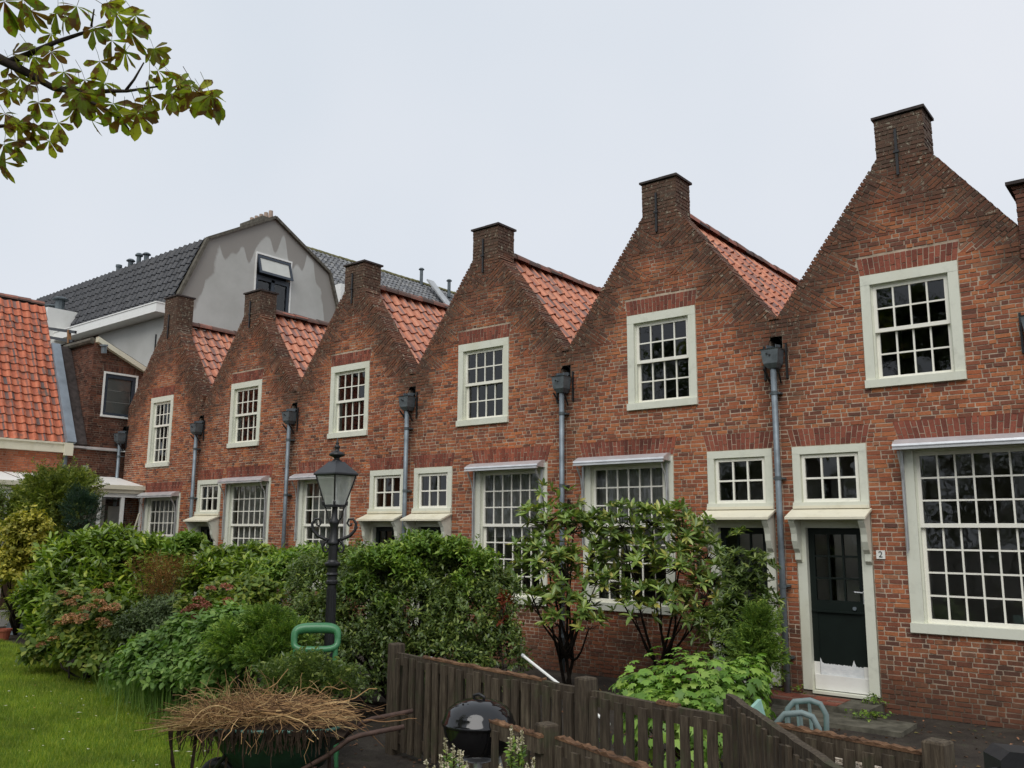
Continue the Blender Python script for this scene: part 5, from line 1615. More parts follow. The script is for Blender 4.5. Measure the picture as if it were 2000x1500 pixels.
LM = {
 'laurel': leaf_mat('laurel_leaf', [(0, (0.086, 0.141, 0.025)), (0.5, (0.163, 0.251, 0.038)), (0.85, (0.268, 0.370, 0.051)), (1, (0.460, 0.503, 0.076))], 0.3, 0.5),
 'hedge': leaf_mat('dark_hedge_leaf', [(0, (0.055, 0.091, 0.025)), (0.5, (0.111, 0.168, 0.043)), (0.9, (0.195, 0.256, 0.063)), (1, (0.334, 0.389, 0.088))], 0.35, 0.5),
 'bright': leaf_mat('young_green_leaf', [(0, (0.087, 0.160, 0.030)), (0.5, (0.162, 0.277, 0.043)), (1, (0.297, 0.383, 0.068))], 0.4, 0.4),
 'hydr': leaf_mat('hydrangea_leaf', [(0, (0.077, 0.125, 0.025)), (0.5, (0.139, 0.211, 0.040)), (1, (0.293, 0.317, 0.060))], 0.5, 0.35),
 'nettle': leaf_mat('soft_green_leaf', [(0, (0.081, 0.164, 0.034)), (0.5, (0.149, 0.265, 0.056)), (1, (0.253, 0.365, 0.094))], 0.5, 0.35),
 'juniper': leaf_mat('juniper_needle', [(0, (0.056, 0.112, 0.022)), (0.5, (0.121, 0.211, 0.035)), (1, (0.225, 0.317, 0.048))], 0.55, 0.3),
 'thuja': leaf_mat('thuja_spray', [(0, (0.063, 0.094, 0.020)), (0.5, (0.149, 0.198, 0.035)), (1, (0.299, 0.319, 0.060))], 0.55, 0.3),
 'bluecon': leaf_mat('blue_green_needle', [(0, (0.018, 0.042, 0.028)), (1, (0.05, 0.095, 0.062))], 0.55, 0.3),
 'gold': leaf_mat('golden_leaf', [(0, (0.176, 0.198, 0.030)), (0.5, (0.352, 0.330, 0.050)), (1, (0.550, 0.484, 0.090))], 0.5, 0.35),
 'brown': leaf_mat('russet_spray', [(0, (0.091, 0.076, 0.028)), (0.5, (0.195, 0.095, 0.033)), (1, (0.312, 0.152, 0.055))], 0.7, 0.2),
 'greyg': leaf_mat('grey_green_leaf', [(0, (0.060, 0.098, 0.039)), (1, (0.150, 0.195, 0.083))], 0.5, 0.35),
 'rhodo': leaf_mat('rhododendron_leaf', [(0, (0.099, 0.171, 0.045)), (0.45, (0.190, 0.284, 0.070)), (0.8, (0.319, 0.413, 0.108)), (1, (0.517, 0.447, 0.127))], 0.32, 0.5, 0.18),
 'palm': leaf_mat('large_lobed_leaf', [(0, (0.103, 0.209, 0.032)), (0.5, (0.184, 0.341, 0.054)), (1, (0.322, 0.462, 0.090))], 0.45, 0.4),
 'red': leaf_mat('red_leaf', [(0, (0.108, 0.018, 0.009)), (1, (0.204, 0.048, 0.018))], 0.5, 0.3),
 'grass': leaf_mat('grass_blade', [(0, (0.117, 0.190, 0.023)), (0.5, (0.222, 0.315, 0.038)), (1, (0.418, 0.439, 0.067))], 0.5, 0.3, 0.3),
 'chest': leaf_mat('horse_chestnut_leaf', [(0, (0.121, 0.169, 0.020)), (0.6, (0.223, 0.274, 0.030)), (1, (0.365, 0.370, 0.045))], 0.5, 0.3, 0.55, blotch=((0.14, 0.068, 0.022), 15.0, 0.49, 0.56)),
}
M['bark'] = plain('dark_bark', (0.035, 0.027, 0.021), 0.9, 0.2, 0, 0.4, 20, 0.6)
M['twig'] = plain('red_brown_twig', (0.06, 0.032, 0.022), 0.8, 0.2, 0, 0.3, 20)

OVAL = (np.array([(0, 0, 0), (0.33, 0, -0.05), (0.70, 0, -0.07), (1, 0, -0.13), (0.30, 0.46, 0.03), (0.66, 0.42, -0.01), (0.30, -0.46, 0.03), (0.66, -0.42, -0.01)]),
        np.array([(0, 4, 1), (1, 4, 5), (1, 5, 2), (2, 5, 3), (0, 1, 6), (1, 7, 6), (1, 2, 7), (2, 3, 7)]))
DIAM = (np.array([(0, 0, 0), (0.45, 0.5, 0.05), (1, 0, -0.06), (0.45, -0.5, 0.05)]), np.array([(0, 1, 2), (0, 2, 3)]))
_pa, _pr = [], []
for i, (a, r_) in enumerate(((-150, .42), (-118, .30), (-80, .62), (-58, .40), (-30, .80), (-14, .52), (0, 1.0), (14, .52), (30, .80), (58, .40), (80, .62), (118, .30), (150, .42))):
    _pa.append((r_ * math.cos(R(a)) * 0.62 + 0.28, r_ * math.sin(R(a)) * 0.62, -0.10 * r_ * r_ + (0.03 if i % 2 else -0.03)))
PALM = (np.array([(0.22, 0, 0.03)] + _pa), np.array([(0, i + 1, i + 2) for i in range(12)] + [(0, 13, 1)]))

def unit(v): return v / np.maximum(np.linalg.norm(v, axis=-1, keepdims=True), 1e-9)

def leaf_geo(P, D, N, L, Wd, T):
    """leaves at P pointing along D, faces turned to N"""
    D = unit(D)
    S = unit(np.cross(N, D))
    U = np.cross(D, S)
    v, f = T
    V = P[:, None, :] + v[None, :, 0:1] * L[:, None, None] * D[:, None, :] + v[None, :, 1:2] * Wd[:, None, None] * S[:, None, :] + v[None, :, 2:3] * L[:, None, None] * U[:, None, :]
    F = f[None, :, :] + (np.arange(len(P)) * len(v))[:, None, None]
    return V.reshape(-1, 3), F.reshape(-1, 3)

def twigs(lobes, n, inner=0.5, up=0.45, out=0.9, jit=0.35, low=-0.5):
    lb = np.array(lobes, float)
    area = lb[:, 3] * lb[:, 4] + lb[:, 3] * lb[:, 5] + lb[:, 4] * lb[:, 5]
    idx = nrg.choice(len(lb), n, p=area / area.sum())
    d = unit(nrg.normal(size=(n, 3)))
    d[:, 2] = np.where(d[:, 2] < low, -d[:, 2], d[:, 2])
    k = 9
    b = unit(nrg.normal(size=(len(lb), k, 3)))
    dot = np.einsum('ni,nki->nk', d, b[idx]).max(axis=1)
    lump = 0.72 + 0.46 * np.clip((dot - 0.72) / 0.28, 0, 1)
    r_ = (inner + (1 - inner) * nrg.random(n) ** 0.6) * lump
    r_ = np.where(nrg.random(n) < 0.09, r_ + 0.10 + 0.32 * nrg.random(n), r_)      # stray shoots
    P = lb[idx, :3] + d * lb[idx, 3:6] * r_[:, None]
    A = unit(d * out + np.array([0, 0, up]) + nrg.normal(size=(n, 3)) * jit)
    ok = P[:, 2] > 0.03
    return P[ok], A[ok]

def along(P, A, per, tl, ang, pattern='spiral', droop=0.15):
    """leaf positions, directions and normals along each twig"""
    n = len(P)
    ref = unit(np.cross(A, unit(nrg.normal(size=(n, 3)))))
    ref2 = np.cross(A, ref)
    k = np.arange(per)
    if pattern == 'whorl':
        s = np.full((n, per), tl) * (0.9 + 0.12 * nrg.random((n, per)))
        ph = 2 * np.pi * k[None, :] / per + nrg.random((n, 1)) * 6.28 + nrg.normal(size=(n, per)) * 0.2
        an = R(ang) * (0.75 + 0.5 * nrg.random((n, per)))
    elif pattern == 'spray':
        s = tl * (k[None, :] + 0.3) / per * np.ones((n, 1))
        ph = np.where(k % 2 == 0, 0.0, np.pi)[None, :] + nrg.normal(size=(n, per)) * 0.25
        an = R(ang) * (0.8 + 0.4 * nrg.random((n, per)))
    else:
        s = tl * (k[None, :] + 0.4) / per * (0.9 + 0.2 * nrg.random((n, per)))
        ph = 2.4 * k[None, :] + nrg.random((n, 1)) * 6.28
        an = R(ang) * (0.7 + 0.6 * nrg.random((n, per)))
    rad = ref[:, None, :] * np.cos(ph)[..., None] + ref2[:, None, :] * np.sin(ph)[..., None]
    D = A[:, None, :] * np.cos(an)[..., None] + rad * np.sin(an)[..., None]
    D[..., 2] -= droop
    PP = P[:, None, :] + A[:, None, :] * s[..., None]
    if pattern == 'spray':
        N = np.repeat(ref2[:, None, :], per, axis=1) + nrg.normal(size=(n, per, 3)) * 0.25
    else:
        N = A[:, None, :] * 0.7 + np.array([0, 0, 0.9]) + nrg.normal(size=(n, per, 3)) * 0.35
    return PP.reshape(-1, 3), D.reshape(-1, 3), N.reshape(-1, 3)

def unit_leaf(T, mat, name='leaf'):
    me = npmesh(name, T[0], T[1])
    me.materials.append(mat)
    return me

def put_leaves(parent, P, D, N, L, Wd, T, mat, name='foliage', n_ind=0, shown=None):
    off = np.array(origin_of(parent))
    sel = np.zeros(len(P), bool)
    if n_ind:
        dist = np.linalg.norm(P - np.array(CAMP), axis=1)
        view = unit(np.array(CAMP) - P)
        face = np.abs((unit(N) * view).sum(axis=1))
        sel[np.argsort(dist - 0.25 * face)[:n_ind]] = True
        me = unit_leaf(T, mat)
        Dn = unit(D); S = unit(np.cross(N, Dn)); U = np.cross(Dn, S)
        for i in np.nonzero(sel)[0]:
            o = bpy.data.objects.new('leaf', me)
            COL.objects.link(o)
            o.parent = parent
            p = P[i] - off
            a, b, c = Dn[i] * L[i], S[i] * Wd[i], U[i] * L[i]
            o.matrix_local = Matrix(((a[0], b[0], c[0], p[0]), (a[1], b[1], c[1], p[1]), (a[2], b[2], c[2], p[2]), (0, 0, 0, 1)))
    V, F = leaf_geo(P[~sel] - off, D[~sel], N[~sel], L[~sel], Wd[~sel], T)
    o = link(name, npmesh(name, V, F), mat, parent)
    if n_ind: o['kind'] = 'stuff'
    return o

def stems(parent, base, ends, r0=0.03, r1=0.006, mat='bark', seg=5, wob=0.05, name='stems'):
    mb = MB()
    base = Vector(base)
    for e in ends:
        e = Vector(e)
        pts = []
        for k in range(seg + 1):
            f = k / seg
            q = base.lerp(e, f)
            q.z = base.z + (e.z - base.z) * (f ** 0.8)
            if 0 < k < seg: q += Vector((rnd.gauss(0, wob), rnd.gauss(0, wob), rnd.gauss(0, wob * 0.5)))
            pts.append(q)
        mb.tube(pts, [r0 + (r1 - r0) * k / seg for k in range(seg + 1)], 6)
    return mb.build(name, M[mat], parent)

def shrub(name, label, lobes, n, per, tl, L, ratio, mat, T=DIAM, ang=55, pattern='spiral', cat='shrub', group=None, base=None, n_ind=0, nstem=9, inner=0.5, up=0.45, out=0.9, jit=0.35, droop=0.15, extra=None, low=-0.5, r0=0.02, smat='bark', fork=False):
    lb = np.array(lobes)
    if base is None: base = (lb[:, 0].mean(), lb[:, 1].mean(), 0.0)
    t = thing(name, label, cat, base, group=group)
    g = (tl * 0.75 + L * 0.35) if pattern != 'whorl' else (tl * 0.75 + L * 0.2)
    lobes = [(*q[:3], *(max(r_ - g * (0.75 if pattern != 'whorl' else 0.25), r_ * 0.4) for r_ in q[3:6])) for q in lobes]
    P, A = twigs(lobes, n, inner, up, out, jit, low)
    PP, D, N = along(P, A, per, tl, ang, pattern, droop)
    LL = L * (0.55 + 0.8 * nrg.random(len(PP)))
    put_leaves(t, PP, D, N, LL, LL * ratio, T, LM[mat], n_ind=n_ind)
    pick = nrg.choice(len(P), min(nstem, len(P)), replace=False)
    if fork:
        b = Vector(base); mb = MB()
        cen = [Vector(q[:3]) for q in lobes]
        top = sum(cen, Vector()) / len(cen)
        forks = [b.lerp(top, 0.22) + Vector((dx, dy, 0)) for dx, dy in ((-0.10, -0.02), (0.07, 0.05), (0.0, 0.0))]
        for i, fk in enumerate(forks): mb.tube([b + Vector((0.05 * (i - 1), 0, 0)), fk], [r0, r0 * 0.85], 7)
        for i, c in enumerate(cen):
            fk = forks[i % 3]
            md = fk.lerp(c, 0.5) + Vector((rnd.gauss(0, 0.06), rnd.gauss(0, 0.06), -0.08))
            mb.tube([fk, fk.lerp(md, 0.5) + Vector((0, 0, -0.03)), md, md.lerp(c, 0.6), c], [r0 * 0.8, r0 * 0.65, r0 * 0.5, r0 * 0.4, r0 * 0.3], 6)
        mb.build('limbs', M[smat], t)
        mb = MB()
        for q in P:
            q = Vector(q); c = min(cen, key=lambda k: (k - q).length)
            mb.tube([c, c.lerp(q, 0.5) + Vector((0, 0, -0.02)), q], [0.006, 0.005, 0.003], 4)
        mb.build('twigs', M[smat], t)['kind'] = 'stuff'
    else:
        stems(t, base, [tuple(P[i]) for i in pick], r0, 0.004, smat)
    return t

def LB(c, rx, ry=None, rz=None):
    ry = rx if ry is None else ry
    rz = rx if rz is None else rz
    return (*c, rx, ry, rz)

# ------------------------------------------------------------------ lawn
LAWN = [(-21.919, -6.037, 0.000)[:2], (-19.039, -4.777, 0.000)[:2], (-15.845, -4.023, 0.000)[:2], (-13.977, -4.150, 0.000)[:2], (-11.808, -4.598, 0.000)[:2], (-10.360, -4.736, 0.000)[:2], (-8.934, -5.021, 0.000)[:2], (-6.903, -5.672, 0.000)[:2], (-5.415, -6.027, 0.000)[:2], (-4.136, -6.329, 0.000)[:2], (-2.756, -6.765, 0.000)[:2], (-1.8, -9.2), (-4.0, -14.0), (-16.0, -14.0)]
t = NT('mown_lawn')
lc = t.ramp(t.noise(1.3, 5, 0.6), [(0.3, (0.09, 0.17, 0.02)), (0.7, (0.17, 0.28, 0.035))])
t.bump(t.noise(60, 4), 0.6, 0.02)
M['lawn'] = t.base(lc, 0.9, 0.1)
sheet('lawn', LAWN, 0.004, M['lawn'], 'short green mown lawn')
poly = np.array(LAWN)
def inside(x, y, poly):
    c = np.zeros(len(x), bool)
    j = len(poly) - 1
    for i in range(len(poly)):
        xi, yi = poly[i]; xj, yj = poly[j]
        c ^= ((yi > y) != (yj > y)) & (x < (xj - xi) * (y - yi) / (yj - yi + 1e-12) + xi)
        j = i
    return c
def scatter(n, x0, x1, y0, y1, poly):
    x, y = nrg.uniform(x0, x1, n), nrg.uniform(y0, y1, n)
    k = inside(x, y, poly)
    p = np.stack([x[k], y[k], np.zeros(k.sum())], axis=1)
    ci = np.array(CAMINV)
    q = np.dot(p, ci[:3, :3].T) + ci[:3, 3]
    s = 1702.04 / np.maximum(-q[:, 2], 0.1)
    v = (q[:, 2] < -0.5) & (np.abs(q[:, 0] * s) < 1150) & (np.abs(q[:, 1] * s) < 900)
    return p[v]
G = scatter(700000, -18, -1.5, -9.5, -2.5, poly)
dist = np.linalg.norm(G - np.array(CAMP), axis=1)
G = G[nrg.random(len(G)) < np.clip(1.25 - dist / 22, 0.3, 1)][:190000]
n = len(G)
a = nrg.random(n) * 6.28
Dg = np.stack([np.cos(a) * 0.55, np.sin(a) * 0.55, 0.6 + 0.7 * nrg.random(n)], axis=1)
Ng = np.stack([np.cos(a), np.sin(a), np.full(n, 0.2)], axis=1) + nrg.normal(size=(n, 3)) * 0.4
Lg = 0.035 + 0.04 * nrg.random(n)
BL = (np.array([(0, 0.5, 0), (0, -0.5, 0), (1, 0, -0.15)]), np.array([(0, 1, 2)]))
V, F = leaf_geo(G, Dg, Ng, Lg, np.full(n, 0.0075), BL)
tag(link('grass', npmesh('grass', V, F), LM['grass']), 'short green grass blades of the lawn', None, None, 'stuff')
K = scatter(900, -14, -2.5, -9.0, -4.0, poly)[:110]
n = len(K); a = nrg.random(n) * 6.28
V, F = leaf_geo(K + np.array([0, 0, 0.05]), np.stack([np.cos(a), np.sin(a), np.zeros(n)], 1), np.tile([0.1, 0, 1.0], (n, 1)), 0.02 + 0.05 * nrg.random(n) ** 3, 0.018 + 0.02 * nrg.random(n), DIAM)
tag(link('fallen_leaves', npmesh('fallen_leaves', V, F), leaf_mat('pale_fallen_leaf', [(0, (0.75, 0.72, 0.6)), (0.75, (0.7, 0.66, 0.5)), (0.8, (0.45, 0.25, 0.06)), (1, (0.35, 0.2, 0.08))], 0.7, 0.2, 0.1)), 'pale petals and leaves fallen on the lawn', None, None, 'stuff')
bedp = np.array([(-4.2, -6.6), (-1.2, -5.0), (2.4, -6.3), (2.4, -0.05), (-4.0, -0.05), (-6, -4.6)])
K = scatter(5000, -6, 2.4, -6.6, 0, bedp)[:1500]
n = len(K); a = nrg.random(n) * 6.28
V, F = leaf_geo(K + np.array([0, 0, 0.012]), np.stack([np.cos(a), np.sin(a), nrg.normal(size=n) * 0.3], 1), np.tile([0.1, 0, 1.0], (n, 1)) + nrg.normal(size=(n, 3)) * 0.3, 0.02 + 0.045 * nrg.random(n), 0.02 + 0.02 * nrg.random(n), DIAM)
tag(link('leaf_litter', npmesh('leaf_litter', V, F), leaf_mat('brown_leaf_litter', [(0, (0.05, 0.03, 0.02)), (0.7, (0.14, 0.07, 0.04)), (0.85, (0.34, 0.17, 0.10)), (1, (0.10, 0.14, 0.03))], 0.7, 0.2, 0.1)), 'brown fallen leaves on the damp earth by the fence', None, None, 'stuff')

# ------------------------------------------------------------------ shrubs, from the far left to the right
shrub('dark_bush', 'dark bush at the far left edge, beside the golden shrub', [LB((-17.364, -3.844, 2.357), 0.55, 0.5, 0.75), LB((-17.239, -3.906, 1.310), 0.6, 0.5, 0.9)], 900, 10, 0.18, 0.05, 0.45, 'hedge')
shrub('arborvitae', 'large yellow-green feathery conifer in front of the glazed lean-to', [LB((-16.625, -2.907, 2.585), 0.75, 0.7, 0.78), LB((-16.418, -2.542, 2.865), 0.42, 0.45, 0.5), LB((-17.030, -3.186, 2.366), 0.5, 0.6, 0.65), LB((-16.566, -2.888, 1.513), 0.85, 0.7, 0.9), LB((-16.589, -2.853, 0.668), 0.8, 0.7, 0.8)], 4200, 16, 0.30, 0.065, 0.42, 'thuja', pattern='spray', ang=42, cat='conifer', up=0.1, out=1.0, inner=0.62, droop=0.3)
shrub('round_conifer', 'small round blue-green conifer between the big conifer and the lean-to', [LB((-15.154, -2.988, 2.411), 0.36, 0.36, 0.58), LB((-15.129, -2.933, 1.649), 0.45, 0.4, 0.6), LB((-15.114, -2.898, 0.946), 0.42, 0.4, 0.6)], 2600, 12, 0.14, 0.05, 0.2, 'bluecon', pattern='spiral', ang=30, cat='conifer', up=0.6, inner=0.6, droop=0.0)
shrub('golden_shrub', 'golden yellow leaved shrub at the left end of the lawn', [LB((-15.064, -4.097, 1.859), 0.42, 0.4, 0.55), LB((-14.845, -3.984, 2.149), 0.28, 0.3, 0.3), LB((-15.204, -4.216, 1.285), 0.45, 0.4, 0.5), LB((-15.018, -3.914, 1.187), 0.35, 0.35, 0.4)], 900, 12, 0.22, 0.075, 0.7, 'gold', inner=0.4, droop=0.3, base=(-16.503, -3.481, 0.000), r0=0.035)
shrub('cherry_laurel', 'broad cherry laurel with long glossy leaves above the dry hydrangea', [LB((-11.944, -4.508, 1.529), 0.66, 0.55, 0.48), LB((-11.238, -4.238, 1.705), 0.62, 0.5, 0.42), LB((-10.578, -3.934, 1.553), 0.45, 0.45, 0.40), LB((-11.771, -4.902, 0.988), 0.52, 0.5, 0.62), LB((-11.128, -4.527, 1.040), 0.7, 0.5, 0.6), LB((-11.406, -4.911, 0.584), 0.45, 0.5, 0.4), LB((-10.342, -4.026, 1.054), 0.5, 0.45, 0.5)], 2100, 9, 0.26, 0.145, 0.36, 'laurel', OVAL, ang=48, inner=0.55, up=0.7)
def flower_heads(t, pts, r_, stops, name):
    m = leaf_mat(name, stops, 0.8, 0.1, 0.2)
    off = origin_of(t)
    V0 = []
    n = 90
    d = unit(nrg.normal(size=(n, 3))); d[:, 2] = np.abs(d[:, 2]) * 0.9 - 0.15
    V, F = leaf_geo(d * 0.75, unit(d + nrg.normal(size=(n, 3)) * 0.7), d + nrg.normal(size=(n, 3)) * 0.5, np.full(n, 0.42), np.full(n, 0.34), DIAM)
    me = npmesh('flower_head', V, F); me.materials.append(m)
    for p in pts:
        o = bpy.data.objects.new('flower_head', me); COL.objects.link(o); o.parent = t
        o.location = Vector(p) - off
        s = r_ * rnd.uniform(0.75, 1.2)
        o.scale = (s, s, s * rnd.uniform(0.6, 0.8)); o.rotation_euler = (rnd.uniform(-0.4, 0.4), rnd.uniform(-0.4, 0.4), rnd.uniform(0, 6.28))
hy = shrub('dry_hydrangea', 'hydrangea with tan dried flower heads at the lawn edge', [LB((-10.277, -5.221, 0.798), 0.5, 0.45, 0.42), LB((-9.736, -5.035, 0.750), 0.5, 0.45, 0.48), LB((-9.794, -5.270, 0.417), 0.6, 0.4, 0.35), LB((-9.368, -4.943, 0.491), 0.4, 0.4, 0.4), LB((-11.094, -5.250, 0.301), 0.4, 0.35, 0.25)], 1200, 7, 0.16, 0.10, 0.62, 'hydr', OVAL, ang=60, inner=0.5)
flower_heads(hy, [(-9.829, -5.462, 1.172), (-10.189, -5.500, 1.212), (-9.599, -5.292, 1.244), (-9.560, -5.153, 1.345), (-9.505, -5.498, 1.040), (-9.418, -5.437, 1.082), (-9.377, -5.347, 1.120), (-9.235, -5.347, 1.046), (-9.171, -5.293, 1.033), (-9.442, -5.552, 0.925), (-9.572, -5.585, 0.892), (-9.228, -5.373, 0.893), (-9.207, -5.343, 0.831), (-9.240, -5.225, 1.066), (-9.731, -5.591, 0.930), (-9.939, -5.606, 0.828), (-10.016, -5.622, 0.617), (-10.714, -5.501, 0.466), (-9.909, -5.511, 1.101)], 0.085, [(0, (0.22, 0.10, 0.055)), (0.6, (0.42, 0.22, 0.12)), (1, (0.50, 0.32, 0.19))], 'dried_tan_flower')
shrub('russet_bush', 'airy russet-brown bush between laurel and pink flower heads', [LB((-9.499, -4.607, 1.456), 0.32, 0.35, 0.30), LB((-9.089, -4.401, 1.427), 0.28, 0.35, 0.27), LB((-9.221, -4.583, 1.177), 0.42, 0.35, 0.28)], 620, 12, 0.30, 0.024, 0.4, 'brown', pattern='spray', ang=45, inner=0.2, up=1.0, jit=0.6)
shrub('grey_green_bush', 'low grey-green bush under the russet bush', [LB((-8.913, -4.654, 0.847), 0.5, 0.4, 0.35), LB((-9.112, -4.908, 0.680), 0.35, 0.4, 0.35), LB((-8.150, -4.784, 0.677), 0.4, 0.4, 0.35)], 1300, 9, 0.2, 0.055, 0.4, 'greyg', inner=0.45)
shrub('spotted_laurel', 'pale lime-leaved shrub below the narrow canopy', [LB((-10.047, -3.691, 1.801), 0.30, 0.3, 0.22), LB((-10.010, -3.871, 1.568), 0.3, 0.3, 0.25)], 260, 8, 0.2, 0.12, 0.38, 'bright', OVAL, ang=50, up=0.8)
shrub('young_laurel', 'laurel shrub in front of the wide window beyond the lamp', [LB((-9.220, -3.607, 1.485), 0.42, 0.4, 0.33), LB((-8.701, -3.334, 1.554), 0.46, 0.4, 0.30), LB((-8.207, -3.184, 1.490), 0.4, 0.4, 0.3), LB((-8.567, -3.670, 1.199), 0.8, 0.45, 0.5), LB((-9.061, -3.952, 1.263), 0.4, 0.4, 0.4)], 1300, 9, 0.25, 0.125, 0.36, 'laurel', OVAL, ang=48, up=0.8)
shrub('yellow_green_shrub', 'yellow-green leafy shrub just behind the lamp post', [LB((-7.270, -3.503, 1.637), 0.42, 0.35, 0.22), LB((-7.343, -3.785, 1.470), 0.4, 0.4, 0.3), LB((-6.779, -3.363, 1.613), 0.35, 0.35, 0.22)], 900, 9, 0.22, 0.075, 0.5, 'bright', OVAL, ang=52, up=0.5)
hy = shrub('pink_hydrangea', 'hydrangea with faded pink flower heads left of the juniper', [LB((-7.462, -4.722, 1.143), 0.42, 0.4, 0.32), LB((-7.314, -4.368, 1.261), 0.4, 0.4, 0.3), LB((-7.418, -5.027, 0.913), 0.35, 0.4, 0.4), LB((-7.036, -4.832, 0.831), 0.5, 0.4, 0.45)], 1000, 8, 0.18, 0.085, 0.55, 'hydr', OVAL, ang=58)
flower_heads(hy, [(-7.117, -5.254, 1.274), (-7.087, -5.343, 1.196), (-7.000, -5.272, 1.190), (-7.144, -5.381, 1.159), (-7.054, -5.192, 1.225), (-7.038, -5.343, 1.078), (-7.136, -5.350, 1.048), (-7.202, -5.387, 0.974), (-7.241, -5.397, 0.876), (-7.168, -5.061, 1.398), (-7.016, -4.944, 1.418), (-6.930, -4.967, 1.250)], 0.078, [(0, (0.20, 0.07, 0.05)), (0.6, (0.36, 0.14, 0.11)), (1, (0.44, 0.22, 0.17))], 'faded_pink_flower')
shrub('nettle_patch', 'soft light green perennial with heart leaves hanging over the lawn', [LB((-7.525, -5.556, 0.554), 0.45, 0.4, 0.32), LB((-7.098, -5.384, 0.742), 0.45, 0.4, 0.40), LB((-6.509, -5.318, 0.825), 0.45, 0.4, 0.42), LB((-6.873, -5.660, 0.454), 0.55, 0.4, 0.30), LB((-6.097, -5.559, 0.468), 0.6, 0.4, 0.38), LB((-7.936, -5.579, 0.335), 0.3, 0.35, 0.22)], 1900, 8, 0.22, 0.078, 0.66, 'nettle', OVAL, ang=60, up=0.6, inner=0.45, droop=0.25)
# a fringe of long grass along the bed
n = 2600
tp = nrg.random(n)
pa, pb = np.array((-9.448, -4.934, 0.000)), np.array((-5.571, -5.867, 0.000))
Pg = pa + (pb - pa) * tp[:, None] + nrg.normal(size=(n, 3)) * np.array([0.22, 0.22, 0])
Pg[:, 2] = 0.0
a = nrg.random(n) * 6.28
Dg = np.stack([np.cos(a) * 0.5, np.sin(a) * 0.5, np.full(n, 1.0)], 1)
t = thing('long_grass', 'fringe of long uncut grass between lawn and shrubs', 'grass tuft', tuple((pa + pb) / 2))
BL2 = (np.array([(0, 0.5, 0), (0, -0.5, 0), (0.6, 0.35, -0.03), (0.6, -0.35, -0.03), (1, 0, -0.22)]), np.array([(0, 1, 2), (1, 3, 2), (2, 3, 4)]))
put_leaves(t, Pg, Dg, np.stack([np.cos(a), np.sin(a), np.full(n, 0.1)], 1), 0.16 + 0.30 * nrg.random(n), np.full(n, 0.008), BL2, LM['nettle'], 'blades')
shrub('juniper', 'feathery green juniper beside the green chair', [LB((-5.383, -5.500, 1.040), 0.34, 0.35, 0.25), LB((-5.613, -5.653, 0.891), 0.36, 0.35, 0.25), LB((-5.054, -5.473, 0.942), 0.24, 0.3, 0.22), LB((-5.150, -5.653, 0.811), 0.40, 0.3, 0.20)], 1500, 16, 0.20, 0.05, 0.34, 'juniper', pattern='spray', ang=38, cat='conifer', up=0.15, inner=0.55, droop=0.25)
shrub('fern_clump', 'dark fern-like foliage in front of the green chair', [LB((-3.931, -6.073, 0.671), 0.26, 0.2, 0.3), LB((-3.716, -5.890, 0.627), 0.24, 0.2, 0.26), LB((-4.218, -6.170, 0.651), 0.25, 0.2, 0.25)], 420, 14, 0.24, 0.05, 0.4, 'hedge', pattern='spray', ang=50, up=0.8, droop=0.2)
shrub('leafy_hedge', 'large dark small-leaved hedge filling the middle behind the long fence', [LB((-6.381, -4.020, 1.322), 0.5, 0.45, 0.5), LB((-5.802, -3.846, 1.467), 0.55, 0.5, 0.48), LB((-5.446, -3.567, 1.501), 0.5, 0.5, 0.48), LB((-4.984, -3.355, 1.636), 0.52, 0.5, 0.45), LB((-4.583, -3.129, 1.487), 0.42, 0.45, 0.42), LB((-4.261, -2.968, 1.340), 0.32, 0.4, 0.40), LB((-5.589, -4.094, 0.999), 0.65, 0.5, 0.6), LB((-4.975, -3.746, 1.075), 0.75, 0.5, 0.65), LB((-4.270, -3.425, 1.010), 0.58, 0.5, 0.62), LB((-5.187, -4.185, 0.511), 0.75, 0.5, 0.55), LB((-4.298, -3.738, 0.549), 0.70, 0.5, 0.55), LB((-6.084, -4.306, 0.737), 0.5, 0.5, 0.6), LB((-3.797, -3.379, 0.755), 0.30, 0.35, 0.42), LB((-5.806, -4.657, 0.388), 0.5, 0.4, 0.5)], 8200, 9, 0.17, 0.058, 0.46, 'hedge', ang=55, inner=0.62, up=0.5, nstem=30)
shrub('bright_shrub', 'bright green new shoots on top of the dark hedge', [LB((-4.846, -3.684, 1.864), 0.36, 0.35, 0.20), LB((-5.101, -3.862, 1.739), 0.32, 0.35, 0.18), LB((-4.468, -3.497, 1.808), 0.30, 0.3, 0.17), LB((-5.273, -4.120, 1.692), 0.3, 0.3, 0.16), LB((-4.173, -3.365, 1.693), 0.2, 0.3, 0.16), LB((-4.816, -3.921, 1.570), 0.3, 0.2, 0.2), LB((-5.347, -4.243, 1.382), 0.25, 0.2, 0.2), LB((-4.257, -3.630, 1.404), 0.2, 0.2, 0.2), LB((-4.958, -4.142, 1.162), 0.2, 0.2, 0.15)], 900, 10, 0.2, 0.065, 0.42, 'bright', OVAL, ang=50, up=0.9, inner=0.3)
shrub('red_leaved_twig', 'small sprig of dark red leaves at the near end of the dark hedge', [LB((-3.709, -3.494, 1.310), 0.09, 0.1, 0.14), LB((-3.742, -3.543, 1.113), 0.08, 0.1, 0.10)], 22, 7, 0.1, 0.05, 0.5, 'red', OVAL, nstem=3, r0=0.008)
